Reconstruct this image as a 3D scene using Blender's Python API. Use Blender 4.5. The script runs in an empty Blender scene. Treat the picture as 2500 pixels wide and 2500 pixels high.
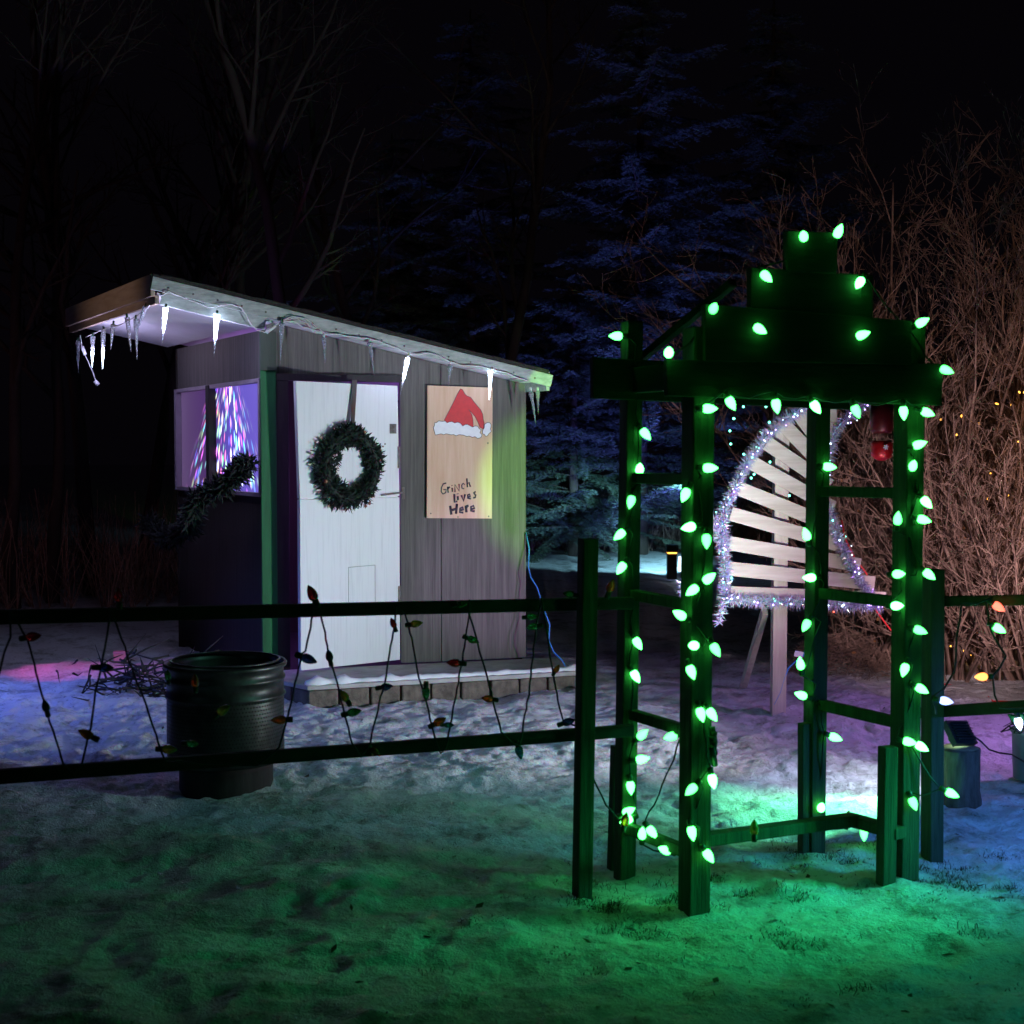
import bpy, bmesh, math, random
import numpy as np
from mathutils import Vector, Matrix, noise as mnoise
R_ = math.radians
random.seed(11)
sc = bpy.context.scene
COL = sc.collection
# ------------------------------------------------------------------ camera
F = 3400.0                     # focal length in photo pixels (2500 px frame)
CAMZ = 1.7
TH = math.atan(150.0 / F)
cam_d = bpy.data.cameras.new("camera"); cam = bpy.data.objects.new("camera", cam_d); COL.objects.link(cam)
cam.location = (0, 0, CAMZ); cam.rotation_euler = (math.pi / 2 - TH, 0, 0)
cam_d.sensor_width = 36; cam_d.lens = 36 * F / 2500
cam_d.clip_start = 0.05; cam_d.clip_end = 400
cam_d.dof.use_dof = True; cam_d.dof.focus_distance = 9.0; cam_d.dof.aperture_fstop = 5.0
sc.camera = cam
# ------------------------------------------------------------------ world: night sky
w = bpy.data.worlds.new("World"); sc.world = w; w.use_nodes = True
bg = w.node_tree.nodes["Background"]; bg.inputs[0].default_value = (0.55, 0.42, 0.75, 1); bg.inputs[1].default_value = 0.0022
sc.view_settings.view_transform = 'Standard'; sc.view_settings.look = 'None'
sc.view_settings.exposure = 0; sc.view_settings.gamma = 1
try: sc.cycles.use_light_tree = True
except Exception: pass

def lamp(name, kind, loc, color, power, target=None, angle=60, blend=0.5, radius=0.03):
    d = bpy.data.lights.new(name, kind); d.color = color; d.energy = power
    if kind in ('SPOT', 'POINT'): d.shadow_soft_size = radius
    if kind == 'SPOT': d.spot_size = R_(angle); d.spot_blend = blend
    o = bpy.data.objects.new(name, d); COL.objects.link(o); o.location = loc
    if target is not None:
        o.rotation_euler = (Vector(target) - Vector(loc)).to_track_quat('-Z', 'Y').to_euler()
    return o
# the three diodes of the colour floodlight on the stump: red, green and blue sit apart, so edges of shadows split in colour
FX, FY, FZ = 2.08, 6.72, 0.43
TG = (-2.1, 9.75, 3.1)
lamp('flood_red', 'SPOT', (FX + .03, FY, FZ), (1, .12, .12), 400, TG, 106, 1)
lamp('flood_green', 'SPOT', (FX - .03, FY - .02, FZ), (.1, 1, .25), 400, TG, 106, 1)
lamp('flood_blue', 'SPOT', (FX + .01, FY + .01, FZ + .05), (.15, .25, 1), 500, TG, 106, 1)
# unseen spots, added for green and violet spill on the shed's right end
lamp('shed_green_fill', 'SPOT', (1.75, 6.5, 2.05), (.28, 1, .04), 950, (.42, 10.5, 1.45), 19, .55, .02)
lamp('eave_green_fill', 'SPOT', (1.9, 6.6, 1.0), (.3, 1, .1), 700, (.24, 10.25, 2.18), 3.4, .3, .02)
lamp('shed_violet_fill', 'SPOT', (2.3, 6.9, .4), (.7, .42, 1), 330, (-.15, 10.5, .75), 19, .8, .03)
# blue, teal and green floods right of the frame, mixed with added spots noted one by one
lamp('right_violet_fill', 'SPOT', (3.6, 7.6, 1.3), (.62, .28, 1), 90, (2.2, 8.2, 0), 95, .9, .1)  # added spot, stands in for the purple of the stump floodlight
lamp('right_blue', 'SPOT', (3.0, 5.2, .75), (.08, .25, 1), 75, (2.3, 5.9, 0), 110, .9, .1)
lamp('right_teal', 'SPOT', (2.7, 3.6, .9), (.02, .9, .65), 16, (1.9, 4.8, 0), 110, 1, .1)
lamp('left_blue_fill', 'SPOT', (-4.6, 9.3, 1.3), (.12, .2, 1), 150, (-3.4, 9.3, 0), 100, .9, .1)  # added unseen spot, stands in for party light out of the shed window
lamp('left_magenta_fill', 'SPOT', (-4.8, 10.6, 1.0), (1, .12, .6), 80, (-3.3, 10.6, 0), 34, .9, .05)  # added likewise, magenta patches of the window's party light
lamp('gate_green', 'SPOT', (2.7, 5.1, .85), (.02, 1, .28), 150, (.8, 5.15, 0), 44, 1, .25)
lamp('eave_warm_fill', 'SPOT', (-5.6, 6.0, 1.2), (1, .7, .55), 220, (-3.0, 10.4, 2.85), 22, 1, .1)  # added unseen spot, only warms the roof's left side board
lamp('flood_green_low', 'SPOT', (FX - .04, FY - .03, FZ - .03), (.15, 1, .42), 190, (1.5, 6.6, -.1), 72, 1)
lamp('flood_white_low', 'SPOT', (FX - .02, FY + .02, FZ + .03), (.75, .85, 1), 34, (1.75, 7.1, -.1), 92, 1)
lamp('yard_teal_fill', 'SPOT', (1.2, 5.9, 2.2), (.3, 1, .8), 42, (-.6, 7.7, 0), 90, 1, .1)  # fill spot without a fixture, added to turn the trampled snow teal
lamp('fan_pink_fill', 'SPOT', (2.9, 7.0, .3), (1, .72, .68), 42, (1.7, 8.9, .75), 44, .9, .05)  # added spot that tints the slat fan pink, no lamp stands here
lamp('left_grey_fill', 'SPOT', (-4.0, 4.0, 2.4), (.35, .75, .9), 4, (-1.4, 6.0, 0), 90, 1, .2)  # unseen dim fill over the snow at left
# blue lamp on the ground beyond, under the spruces
lamp('far_cyan', 'SPOT', (2.6, 19.0, 1.3), (.35, .8, 1), 900, (1.5, 21.0, 0.0), 76, .7, .05)
lamp('far_blue', 'SPOT', (2.2, 18.5, .5), (.14, .14, 1), 720, (0.8, 23.5, 4.0), 90, .8, .1)
lamp('far_blue_low', 'SPOT', (5.0, 17.5, .5), (.16, .18, 1), 500, (3.0, 22.5, 3.6), 62, .8, .1)
# warm lamp right of the frame, added pink fill on the hedge, faint unseen spots on the wood
lamp('hedge_warm', 'SPOT', (5.2, 8.3, .8), (1, .55, .28), 170, (4.2, 11.3, 1.5), 80, .9, .1)
lamp('hedge_pink_fill', 'SPOT', (3.0, 7.4, .6), (1, .7, .74), 280, (3.3, 11.3, 1.5), 70, .9, .1)
lamp('wood_red', 'SPOT', (-6.5, 9.5, .6), (1, .38, .42), 60, (-5.3, 16, 3.5), 80, 1, .2)
lamp('wood_violet', 'SPOT', (-3.2, 13.2, .5), (.5, .25, 1), 80, (-2.5, 15.6, 3.8), 30, 1, .2)

# ------------------------------------------------------------------ helpers
def ray(px, py):
    return Vector(((px - 1250) / F, math.cos(TH) + (1250 - py) / F * math.sin(TH),
                   -math.sin(TH) + (1250 - py) / F * math.cos(TH)))
def at(px, py, Y):
    r = ray(px, py); return Vector((0, 0, CAMZ)) + r * (Y / r.y)
def gnd(px, py, z=0):
    r = ray(px, py); return Vector((0, 0, CAMZ)) + r * ((z - CAMZ) / r.z)
def V(*a): return Vector(a)
def lerp(a, b, t): return a + (b - a) * t

class MB:
    def __init__(s): s.v = []; s.f = []; s.m = []; s.sm = []
    def add(s, vs, fs, mi=0, smooth=False):
        n = len(s.v); s.v.extend([tuple(x) for x in vs])
        for f in fs: s.f.append([i + n for i in f]); s.m.append(mi); s.sm.append(smooth)
        return s
    def box(s, c, dx, dy, dz, ax=None, mi=0):
        c = Vector(c)
        if ax is None: ax = (V(1, 0, 0), V(0, 1, 0), V(0, 0, 1))
        X, Y, Z = [a.normalized() * d / 2 for a, d in zip(ax, (dx, dy, dz))]
        vs = [c + X * i + Y * j + Z * k for k in (-1, 1) for j in (-1, 1) for i in (-1, 1)]
        return s.add(vs, [(0, 2, 3, 1), (4, 5, 7, 6), (0, 1, 5, 4), (2, 6, 7, 3), (0, 4, 6, 2), (1, 3, 7, 5)], mi)
    def beam(s, p0, p1, w, h, side=V(0, 1, 0), mi=0):
        """bar from p0 to p1; w along `side`, h along the third axis"""
        p0 = Vector(p0); p1 = Vector(p1); a = (p1 - p0)
        L = a.length; a.normalize(); sd = (side - a * side.dot(a)).normalized(); t = a.cross(sd)
        return s.box((p0 + p1) / 2, L, w, h, (a, sd, t), mi)
    def tube(s, pts, r, n=6, mi=0, cap=True, flat=None):
        pts = [Vector(p) for p in pts]; m = len(pts)
        if m < 2: return s
        rr = r if isinstance(r, (list, tuple)) else [r] * m
        vs = []; 
        t0 = (pts[1] - pts[0]).normalized()
        ref = V(0, 0, 1) if abs(t0.z) < .9 else V(1, 0, 0)
        nx = t0.cross(ref).normalized()
        for i, p in enumerate(pts):
            t = (pts[min(i + 1, m - 1)] - pts[max(i - 1, 0)])
            if t.length < 1e-9: t = t0
            t.normalize(); nx = nx - t * nx.dot(t)
            if nx.length < 1e-6: nx = t.cross(V(.3, .5, .8))
            nx.normalize(); ny = t.cross(nx)
            for k in range(n):
                a = 2 * math.pi * k / n
                o = nx * math.cos(a) * rr[i] + ny * math.sin(a) * rr[i]
                if flat is not None: o = o - flat * o.dot(flat) * .8
                vs.append(p + o)
        fs = []
        for i in range(m - 1):
            for k in range(n):
                fs.append((i * n + k, i * n + (k + 1) % n, (i + 1) * n + (k + 1) % n, (i + 1) * n + k))
        if cap: fs.append(tuple(range(n))[::-1]); fs.append(tuple((m - 1) * n + k for k in range(n)))
        return s.add(vs, fs, mi, True)
    def lathe(s, prof, axis0, axis1=None, n=16, mi=0, M=None, cap=True):
        """prof = [(r, z)] about local Z, then M"""
        vs = []; fs = []
        for r, z in prof:
            for k in range(n):
                a = 2 * math.pi * k / n; vs.append(V(r * math.cos(a), r * math.sin(a), z))
        for i in range(len(prof) - 1):
            for k in range(n):
                fs.append((i * n + k, i * n + (k + 1) % n, (i + 1) * n + (k + 1) % n, (i + 1) * n + k))
        if cap:
            fs.append(tuple(range(n))[::-1]); fs.append(tuple((len(prof) - 1) * n + k for k in range(n)))
        if M is None: M = Matrix.Translation(axis0)
        return s.add([M @ p for p in vs], fs, mi, True)
    def prism(s, poly, off, mi=0):
        """poly: list of Vectors, extruded by off"""
        n = len(poly); vs = [Vector(p) for p in poly] + [Vector(p) + off for p in poly]
        fs = [tuple(range(n)), tuple(range(2 * n - 1, n - 1, -1))]
        fs += [(i, n + i, n + (i + 1) % n, (i + 1) % n) for i in range(n)]
        return s.add(vs, fs, mi)
    def build(s, name, mat, parent=None, bevel=0, label=None):
        me = bpy.data.meshes.new(name); me.from_pydata(s.v, [], s.f)
        mats = mat if isinstance(mat, (list, tuple)) else [mat]
        for m in mats: me.materials.append(m)
        me.polygons.foreach_set('material_index', s.m); me.polygons.foreach_set('use_smooth', s.sm)
        me.update()
        bm = bmesh.new(); bm.from_mesh(me)
        big = [f for f in bm.faces if len(f.verts) > 4]
        if big and len(bm.faces) < 4000: bmesh.ops.triangulate(bm, faces=[f for f in big if len(f.verts) > 8])
        if len(bm.faces) < 60000: bmesh.ops.recalc_face_normals(bm, faces=bm.faces)
        bm.to_mesh(me); bm.free()
        o = bpy.data.objects.new(name, me); COL.objects.link(o)
        if parent is not None:
            o.parent = parent; o.matrix_parent_inverse = Matrix.Translation(-parent.location)
        if bevel:
            b = o.modifiers.new('bevel', 'BEVEL'); b.width = bevel; b.segments = 2; b.limit_method = 'ANGLE'
        if label: o['label'] = label
        return o
def thing(name, label, cat, loc=(0, 0, 0), group=None):
    o = bpy.data.objects.new(name, None); COL.objects.link(o); o.location = loc
    o.empty_display_size = .1
    return tag(o, label, cat, group)
def tag(o, label, cat, group=None):
    o['label'] = label; o['category'] = cat
    if group: o['group'] = group
    return o

# ------------------------------------------------------------------ materials
def mat(name, color, rough=.7, metal=0, color2=None, scale=(8, 8, 8), bump=0.0, bscale=None, emit=None, estr=0,
        detail=6, mix=(.35, .65), spec=.5, trans=0, alpha=1, coords='Object'):
    m = bpy.data.materials.new(name); m.use_nodes = True; nt = m.node_tree; N = nt.nodes; L = nt.links
    p = N['Principled BSDF']; p.inputs['Base Color'].default_value = (*color, 1)
    p.inputs['Roughness'].default_value = rough; p.inputs['Metallic'].default_value = metal
    p.inputs['Specular IOR Level'].default_value = spec
    if trans: p.inputs['Transmission Weight'].default_value = trans
    if emit: p.inputs['Emission Color'].default_value = (*emit, 1); p.inputs['Emission Strength'].default_value = estr
    if color2 or bump:
        tc = N.new('ShaderNodeTexCoord'); mp = N.new('ShaderNodeMapping'); mp.inputs['Scale'].default_value = scale
        L.new(tc.outputs[coords], mp.inputs['Vector'])
        nz = N.new('ShaderNodeTexNoise'); nz.inputs['Scale'].default_value = 1; nz.inputs['Detail'].default_value = detail
        nz.inputs['Roughness'].default_value = .65
        L.new(mp.outputs[0], nz.inputs['Vector'])
        if color2:
            cr = N.new('ShaderNodeValToRGB'); cr.color_ramp.elements[0].position = mix[0]; cr.color_ramp.elements[1].position = mix[1]
            cr.color_ramp.elements[0].color = (*color, 1); cr.color_ramp.elements[1].color = (*color2, 1)
            L.new(nz.outputs[0], cr.inputs[0]); L.new(cr.outputs[0], p.inputs['Base Color'])
        if bump:
            src = nz.outputs[0]
            if bscale:
                mp2 = N.new('ShaderNodeMapping'); mp2.inputs['Scale'].default_value = bscale; L.new(tc.outputs[coords], mp2.inputs['Vector'])
                n2 = N.new('ShaderNodeTexNoise'); n2.inputs['Scale'].default_value = 1; n2.inputs['Detail'].default_value = 5
                L.new(mp2.outputs[0], n2.inputs['Vector']); src = n2.outputs[0]
            b = N.new('ShaderNodeBump'); b.inputs['Strength'].default_value = bump; b.inputs['Distance'].default_value = .02
            L.new(src, b.inputs['Height']); L.new(b.outputs[0], p.inputs['Normal'])
    return m
M = {}
M['post'] = mat('gate_wood_green', (.011, .033, .013), .8, color2=(.045, .075, .035), scale=(30, 30, 2.0), bump=.6)
M['board'] = mat('gate_board_green', (.008, .022, .01), .9, color2=(.016, .034, .016), scale=(3, 3, 20), bump=.3)
M['rail'] = mat('rail_wood', (.022, .02, .014), .85, color2=(.045, .04, .03), scale=(2, 20, 20), bump=.4)
M['trim_green'] = mat('green_trim_paint', (.01, .1, .03), .7, color2=(.015, .15, .045), scale=(20, 20, 2), bump=.2)
M['trim_dark'] = mat('dark_green_trim', (.03, .045, .03), .7, color2=(.045, .06, .04), scale=(20, 20, 2), bump=.2)
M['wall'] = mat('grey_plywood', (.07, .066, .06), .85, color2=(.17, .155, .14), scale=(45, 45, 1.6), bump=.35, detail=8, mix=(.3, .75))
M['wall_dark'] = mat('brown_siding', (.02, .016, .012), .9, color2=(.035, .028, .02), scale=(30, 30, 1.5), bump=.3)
M['frame_dark'] = mat('dark_door_frame', (.02, .018, .018), .8, color2=(.035, .03, .03), scale=(20, 20, 2), bump=.2)
M['door'] = mat('white_door_paint', (.7, .71, .72), .55, color2=(.8, .81, .82), scale=(60, 60, 2.2), bump=.15, mix=(.3, .5))
M['door_line'] = mat('door_crack', (.2, .2, .2), .8, color2=(.3, .3, .3))
M['metal'] = mat('weathered_steel', (.25, .24, .23), .45, metal=.8, color2=(.15, .12, .1), scale=(30, 30, 30), bump=.2)
M['fascia'] = mat('white_fascia', (.3, .33, .32), .7, color2=(.5, .53, .51), scale=(4, 40, 40), bump=.25)
M['fascia_side'] = mat('tan_fascia', (.3, .22, .15), .7, color2=(.4, .31, .22), scale=(3, 3, 30), bump=.25)
M['soffit'] = mat('white_soffit', (.6, .6, .62), .7, color2=(.7, .7, .72), scale=(2, 2, 2), bump=.1)
M['roofing'] = mat('dark_shingle', (.02, .019, .018), .95, color2=(.05, .045, .04), scale=(40, 40, 40), bump=.6)
M['plywood'] = mat('sign_plywood', (.62, .38, .24), .6, color2=(.72, .5, .35), scale=(22, 22, 1.6), bump=.12, detail=7)
M['red_paint'] = mat('red_paint', (.62, .015, .02), .5, color2=(.52, .012, .018), scale=(30, 30, 30))
M['white_paint'] = mat('white_paint', (.82, .82, .84), .5, color2=(.74, .74, .78), scale=(30, 30, 30))
M['black_paint'] = mat('black_paint', (.018, .012, .025), .5, color2=(.03, .02, .035), scale=(30, 30, 30))
M['wreath'] = mat('wreath_needles', (.006, .016, .011), .75, color2=(.014, .03, .02), scale=(30, 30, 30))
M['garland'] = mat('dark_garland', (.006, .012, .009), .8, color2=(.012, .02, .014), scale=(20, 20, 20))
M['ribbon'] = mat('wreath_ribbon', (.12, .03, .03), .4, color2=(.06, .07, .06), scale=(60, 60, 3))
M['berry'] = mat('copper_bauble', (.7, .25, .18), .2, metal=.7, color2=(.8, .35, .25))
M['concrete'] = mat('step_concrete', (.32, .3, .28), .85, color2=(.5, .48, .46), scale=(6, 6, 6), bump=.3)
M['block'] = mat('step_block', (.09, .075, .06), .95, color2=(.2, .165, .13), scale=(14, 14, 14), bump=.9)
M['snow_cap'] = mat('snow_cap', (.8, .82, .85), .65, color2=(.86, .88, .9), scale=(18, 18, 18), bump=.5)
M['drum'] = mat('galvanised_drum', (.08, .083, .083), .42, metal=.8, color2=(.03, .032, .03), scale=(9, 9, 9), bump=.12)
M['black'] = mat('black_void', (.006, .006, .006), .9, color2=(.012, .012, .012))
M['plastic'] = mat('black_plastic', (.015, .015, .016), .4, color2=(.025, .025, .025), scale=(20, 20, 20), bump=.1)
M['socket'] = mat('green_socket', (.008, .04, .018), .45, color2=(.01, .05, .02), scale=(40, 40, 40))
M['cord'] = mat('dark_green_cord', (.006, .022, .012), .5, color2=(.01, .03, .016), scale=(40, 40, 40))
M['cord_black'] = mat('navy_cord', (.006, .008, .016), .5, color2=(.01, .012, .02), scale=(40, 40, 40))
M['cord_white'] = mat('white_cord', (.62, .63, .62), .5, color2=(.7, .7, .7), scale=(40, 40, 40))
M['cord_blue'] = mat('blue_cord', (.05, .22, .65), .4, color2=(.08, .3, .75), scale=(40, 40, 40))
M['cord_red'] = mat('red_cord', (.75, .03, .03), .4, color2=(.6, .03, .03), scale=(40, 40, 40))
M['pine'] = mat('raw_pine', (.5, .42, .33), .7, color2=(.68, .6, .5), scale=(2.5, 30, 26), bump=.2, detail=7)
M['pine_post'] = mat('raw_pine_post', (.5, .42, .33), .7, color2=(.66, .58, .48), scale=(30, 30, 2.2), bump=.2, detail=7)
M['stump'] = mat('bark', (.06, .045, .035), .95, color2=(.16, .125, .1), scale=(30, 30, 5), bump=.8)
M['cut'] = mat('cut_wood', (.22, .16, .1), .9, color2=(.3, .23, .16), scale=(20, 20, 20), bump=.3)
M['bucket'] = mat('green_bucket', (.12, .2, .16), .5, color2=(.18, .26, .21), scale=(9, 9, 9), bump=.1)
M['needle'] = mat('spruce_needles', (.05, .1, .065), .7, color2=(.12, .17, .12), scale=(1.2, 1.2, 1.2))
M['bark_pale'] = mat('pale_bark', (.022, .017, .016), .9, color2=(.045, .036, .034), scale=(7, 7, 2), bump=.4)
M['bark_dark'] = mat('spruce_bark', (.08, .06, .045), .9, color2=(.13, .1, .08), scale=(9, 9, 2), bump=.4)
M['twig'] = mat('twig_bark', (.08, .048, .038), .8, color2=(.42, .29, .23), scale=(3, 3, 3))
M['grass'] = mat('dead_grass', (.12, .09, .04), .9, color2=(.05, .04, .02), scale=(3, 3, 3))
M['leaf'] = mat('dead_leaf', (.3, .13, .04), .7, color2=(.2, .09, .03), scale=(30, 30, 30))
M['tinsel'] = mat('silver_tinsel', (.8, .85, .9), .25, metal=.55, color2=(.75, .68, .9), scale=(14, 14, 14), mix=(.45, .55))
M['foil'] = mat('red_foil', (.5, .01, .015), .3, metal=.35, color2=(.35, .008, .01), scale=(30, 30, 30), bump=.3)
M['pink_box'] = mat('pink_box', (.75, .3, .42), .6, color2=(.65, .25, .36), scale=(20, 20, 20))
M['tagpaper'] = mat('paper_tag', (.75, .75, .78), .6, color2=(.7, .7, .73), scale=(20, 20, 20))
def glow(name, core, edge, strength):
    m = bpy.data.materials.new(name); m.use_nodes = True; nt = m.node_tree; N = nt.nodes; L = nt.links
    p = N['Principled BSDF']; p.inputs['Base Color'].default_value = (*edge, 1); p.inputs['Roughness'].default_value = .25
    lw = N.new('ShaderNodeLayerWeight'); lw.inputs[0].default_value = .35
    nz = N.new('ShaderNodeTexNoise'); nz.inputs['Scale'].default_value = 60
    mx = N.new('ShaderNodeMix'); mx.data_type = 'RGBA'; mx.inputs[6].default_value = (*core, 1); mx.inputs[7].default_value = (*edge, 1)
    L.new(lw.outputs['Facing'], mx.inputs[0]); L.new(mx.outputs[2], p.inputs['Emission Color'])
    p.inputs['Emission Strength'].default_value = strength
    return m
M['lit_green'] = glow('lit_green_bulb', (.085, 1, .15), (.045, 1, .1), 9)
M['lit_green_dim'] = glow('lit_green_bulb_dim', (.1, 1, .18), (.03, .9, .09), 5.5)
M['lit_green_hot'] = glow('lit_green_bulb_hot', (.085, 1, .16), (.06, 1, .12), 14)
M['lit_red'] = glow('lit_red_bulb', (1, .16, .1), (1, .06, .03), 3.2)
M['lit_orange'] = glow('lit_orange_bulb', (1, .4, .1), (1, .2, .03), 3)
M['lit_white'] = glow('lit_white_bulb', (.7, .85, 1), (.4, .6, 1), 5)
M['lit_blue'] = glow('lit_blue_bulb', (.35, .5, 1), (.2, .3, 1), 3.5)
M['lit_teal'] = glow('lit_teal_mini', (.2, 1, .75), (.1, .9, .6), 5)
M['lit_amber'] = glow('lit_amber_mini', (1, .5, .08), (1, .3, .02), 4)
M['lit_violet'] = glow('lit_violet_mini', (.6, .4, 1), (.4, .2, 1), 5)
M['led'] = glow('led_panel', (.6, 1, .75), (.3, 1, .5), 6)
for nm, c in (('red', (.45, .02, .02)), ('orange', (.6, .13, .015)), ('yellow', (.42, .38, .04)), ('green', (.03, .32, .07)), ('blue', (.02, .07, .2)), ('teal', (.02, .22, .2))):
    M['off_' + nm] = mat('unlit_%s_bulb' % nm, tuple(min(1, x * 1.5) for x in c), .2, color2=c, scale=(50, 50, 50), trans=.55)
# clear plastic icicle, lit and unlit
def icicle_mat(name, e, s):
    m = bpy.data.materials.new(name); m.use_nodes = True; nt = m.node_tree; N = nt.nodes; L = nt.links
    p = N['Principled BSDF']; p.inputs['Base Color'].default_value = (.8, .85, .9, 1); p.inputs['Roughness'].default_value = .12
    p.inputs['Transmission Weight'].default_value = .75; p.inputs['IOR'].default_value = 1.4
    tc = N.new('ShaderNodeTexCoord'); vo = N.new('ShaderNodeTexVoronoi'); vo.inputs['Scale'].default_value = 90
    L.new(tc.outputs['Object'], vo.inputs['Vector']); b = N.new('ShaderNodeBump'); b.inputs['Strength'].default_value = .9; b.inputs['Distance'].default_value = .01
    L.new(vo.outputs['Distance'], b.inputs['Height']); L.new(b.outputs[0], p.inputs['Normal'])
    if s:
        p.inputs['Emission Color'].default_value = (*e, 1); p.inputs['Emission Strength'].default_value = s
    return m
M['ice'] = icicle_mat('clear_icicle', None, 0)
M['ice_lit'] = icicle_mat('lit_icicle', (.62, .76, 1), 8)
# snow
def snow_material():
    m = bpy.data.materials.new('snow'); m.use_nodes = True; nt = m.node_tree; N = nt.nodes; L = nt.links
    p = N['Principled BSDF']; p.inputs['Roughness'].default_value = .6; p.inputs['Specular IOR Level'].default_value = .35
    tc = N.new('ShaderNodeTexCoord')
    def nz(sc_, d, r=.6):
        n = N.new('ShaderNodeTexNoise'); n.inputs['Scale'].default_value = sc_; n.inputs['Detail'].default_value = d; n.inputs['Roughness'].default_value = r
        L.new(tc.outputs['Object'], n.inputs['Vector']); return n
    a = nz(3.2, 9, .78); c = nz(30, 5, .7)
    cr = N.new('ShaderNodeValToRGB'); e = cr.color_ramp.elements
    e[0].position = .33; e[0].color = (.2, .2, .17, 1); e[1].position = .5; e[1].color = (.78, .8, .83, 1)
    L.new(a.outputs[0], cr.inputs[0])
    cr2 = N.new('ShaderNodeValToRGB'); e = cr2.color_ramp.elements
    e[0].position = .30; e[0].color = (.2, .18, .13, 1); e[1].position = .42; e[1].color = (1, 1, 1, 1)
    L.new(c.outputs[0], cr2.inputs[0])
    mx = N.new('ShaderNodeMix'); mx.data_type = 'RGBA'; mx.blend_type = 'MULTIPLY'; mx.inputs[0].default_value = .8
    L.new(cr.outputs[0], mx.inputs[6]); L.new(cr2.outputs[0], mx.inputs[7]); L.new(mx.outputs[2], p.inputs['Base Color'])
    b1 = nz(16, 6, .7); b2 = nz(120, 3)
    ad = N.new('ShaderNodeMath'); ad.operation = 'MULTIPLY_ADD'; ad.inputs[1].default_value = .25
    L.new(b2.outputs[0], ad.inputs[0]); L.new(b1.outputs[0], ad.inputs[2])
    bu = N.new('ShaderNodeBump'); bu.inputs['Strength'].default_value = .9; bu.inputs['Distance'].default_value = .045
    L.new(ad.outputs[0], bu.inputs['Height']); L.new(bu.outputs[0], p.inputs['Normal'])
    return m
M['snow'] = snow_material()
# window pane: frosted sheet with party lamp glow and streaks painted into its emission
def pane_material():
    m = bpy.data.materials.new('lit_window_sheet'); m.use_nodes = True; nt = m.node_tree; N = nt.nodes; L = nt.links
    p = N['Principled BSDF']; p.inputs['Base Color'].default_value = (.02, .014, .04, 1); p.inputs['Roughness'].default_value = .3
    uv = N.new('ShaderNodeUVMap'); uv.uv_map = 'UVMap'
    sp = N.new('ShaderNodeSeparateXYZ'); L.new(uv.outputs[0], sp.inputs[0])
    def math_(op, a, b=None, c=None):
        n = N.new('ShaderNodeMath'); n.operation = op
        for i, x in enumerate((a, b, c)):
            if x is None: continue
            if isinstance(x, (int, float)): n.inputs[i].default_value = x
            else: L.new(x, n.inputs[i])
        return n.outputs[0]
    u, v = sp.outputs[0], sp.outputs[1]
    # painted rays fan out downwards from a made-up centre at (u0, 1.12)
    d = math_('SUBTRACT', 1.45, v); uu = math_('SUBTRACT', u, .62); ang = math_('DIVIDE', uu, d)
    cb = N.new('ShaderNodeCombineXYZ'); L.new(math_('MULTIPLY', ang, 58), cb.inputs[0]); L.new(math_('MULTIPLY', v, 6.5), cb.inputs[1])
    vo = N.new('ShaderNodeTexVoronoi'); vo.inputs['Scale'].default_value = 1; L.new(cb.outputs[0], vo.inputs['Vector'])
    streak = N.new('ShaderNodeValToRGB'); streak.color_ramp.elements[0].position = .1; streak.color_ramp.elements[0].color = (1, 1, 1, 1)
    streak.color_ramp.elements[1].position = .5; streak.color_ramp.elements[1].color = (0, 0, 0, 1); L.new(vo.outputs['Distance'], streak.inputs[0])
    ang2 = math_('DIVIDE', math_('SUBTRACT', u, .43), math_('SUBTRACT', 1.1, math_('MULTIPLY', v, .9)))
    g1 = math_('POWER', math_('MAXIMUM', math_('SUBTRACT', 1, math_('ABSOLUTE', math_('MULTIPLY', ang, 3.0))), 0), 2)
    g2 = math_('POWER', math_('MAXIMUM', math_('SUBTRACT', 1, math_('ABSOLUTE', math_('MULTIPLY', ang2, 2.6))), 0), 1.3)
    g = math_('MAXIMUM', g1, math_('MULTIPLY', g2, .6))
    col = N.new('ShaderNodeMix'); col.data_type = 'RGBA'; col.inputs[0].default_value = .3
    hs = N.new('ShaderNodeHueSaturation'); hs.inputs['Saturation'].default_value = 1.8; hs.inputs['Value'].default_value = 1.3
    L.new(vo.outputs['Color'], hs.inputs['Color']); col.inputs[7].default_value = (.5, .55, 1, 1); L.new(hs.outputs[0], col.inputs[6])
    st = N.new('ShaderNodeMix'); st.data_type = 'RGBA'; st.blend_type = 'MULTIPLY'; st.inputs[0].default_value = 1
    L.new(col.outputs[2], st.inputs[6]); L.new(streak.outputs[0], st.inputs[7])
    sc2 = N.new('ShaderNodeVectorMath'); sc2.operation = 'SCALE'; L.new(st.outputs[2], sc2.inputs[0]); L.new(math_('MULTIPLY', g, 9), sc2.inputs['Scale'])
    base = N.new('ShaderNodeValToRGB'); e = base.color_ramp.elements
    e[0].position = 0; e[0].color = (.1, .06, .15, 1); e[1].position = 1; e[1].color = (.17, .12, .62, 1)
    e2 = base.color_ramp.elements.new(.4); e2.color = (.07, .025, .14, 1); e3 = base.color_ramp.elements.new(.62); e3.color = (.12, .09, .55, 1)
    L.new(u, base.inputs[0])
    ad = N.new('ShaderNodeVectorMath'); ad.operation = 'ADD'; L.new(base.outputs[0], ad.inputs[0]); L.new(sc2.outputs[0], ad.inputs[1])
    L.new(ad.outputs[0], p.inputs['Emission Color']); p.inputs['Emission Strength'].default_value = 1.0
    return m
M['pane'] = pane_material()

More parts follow.
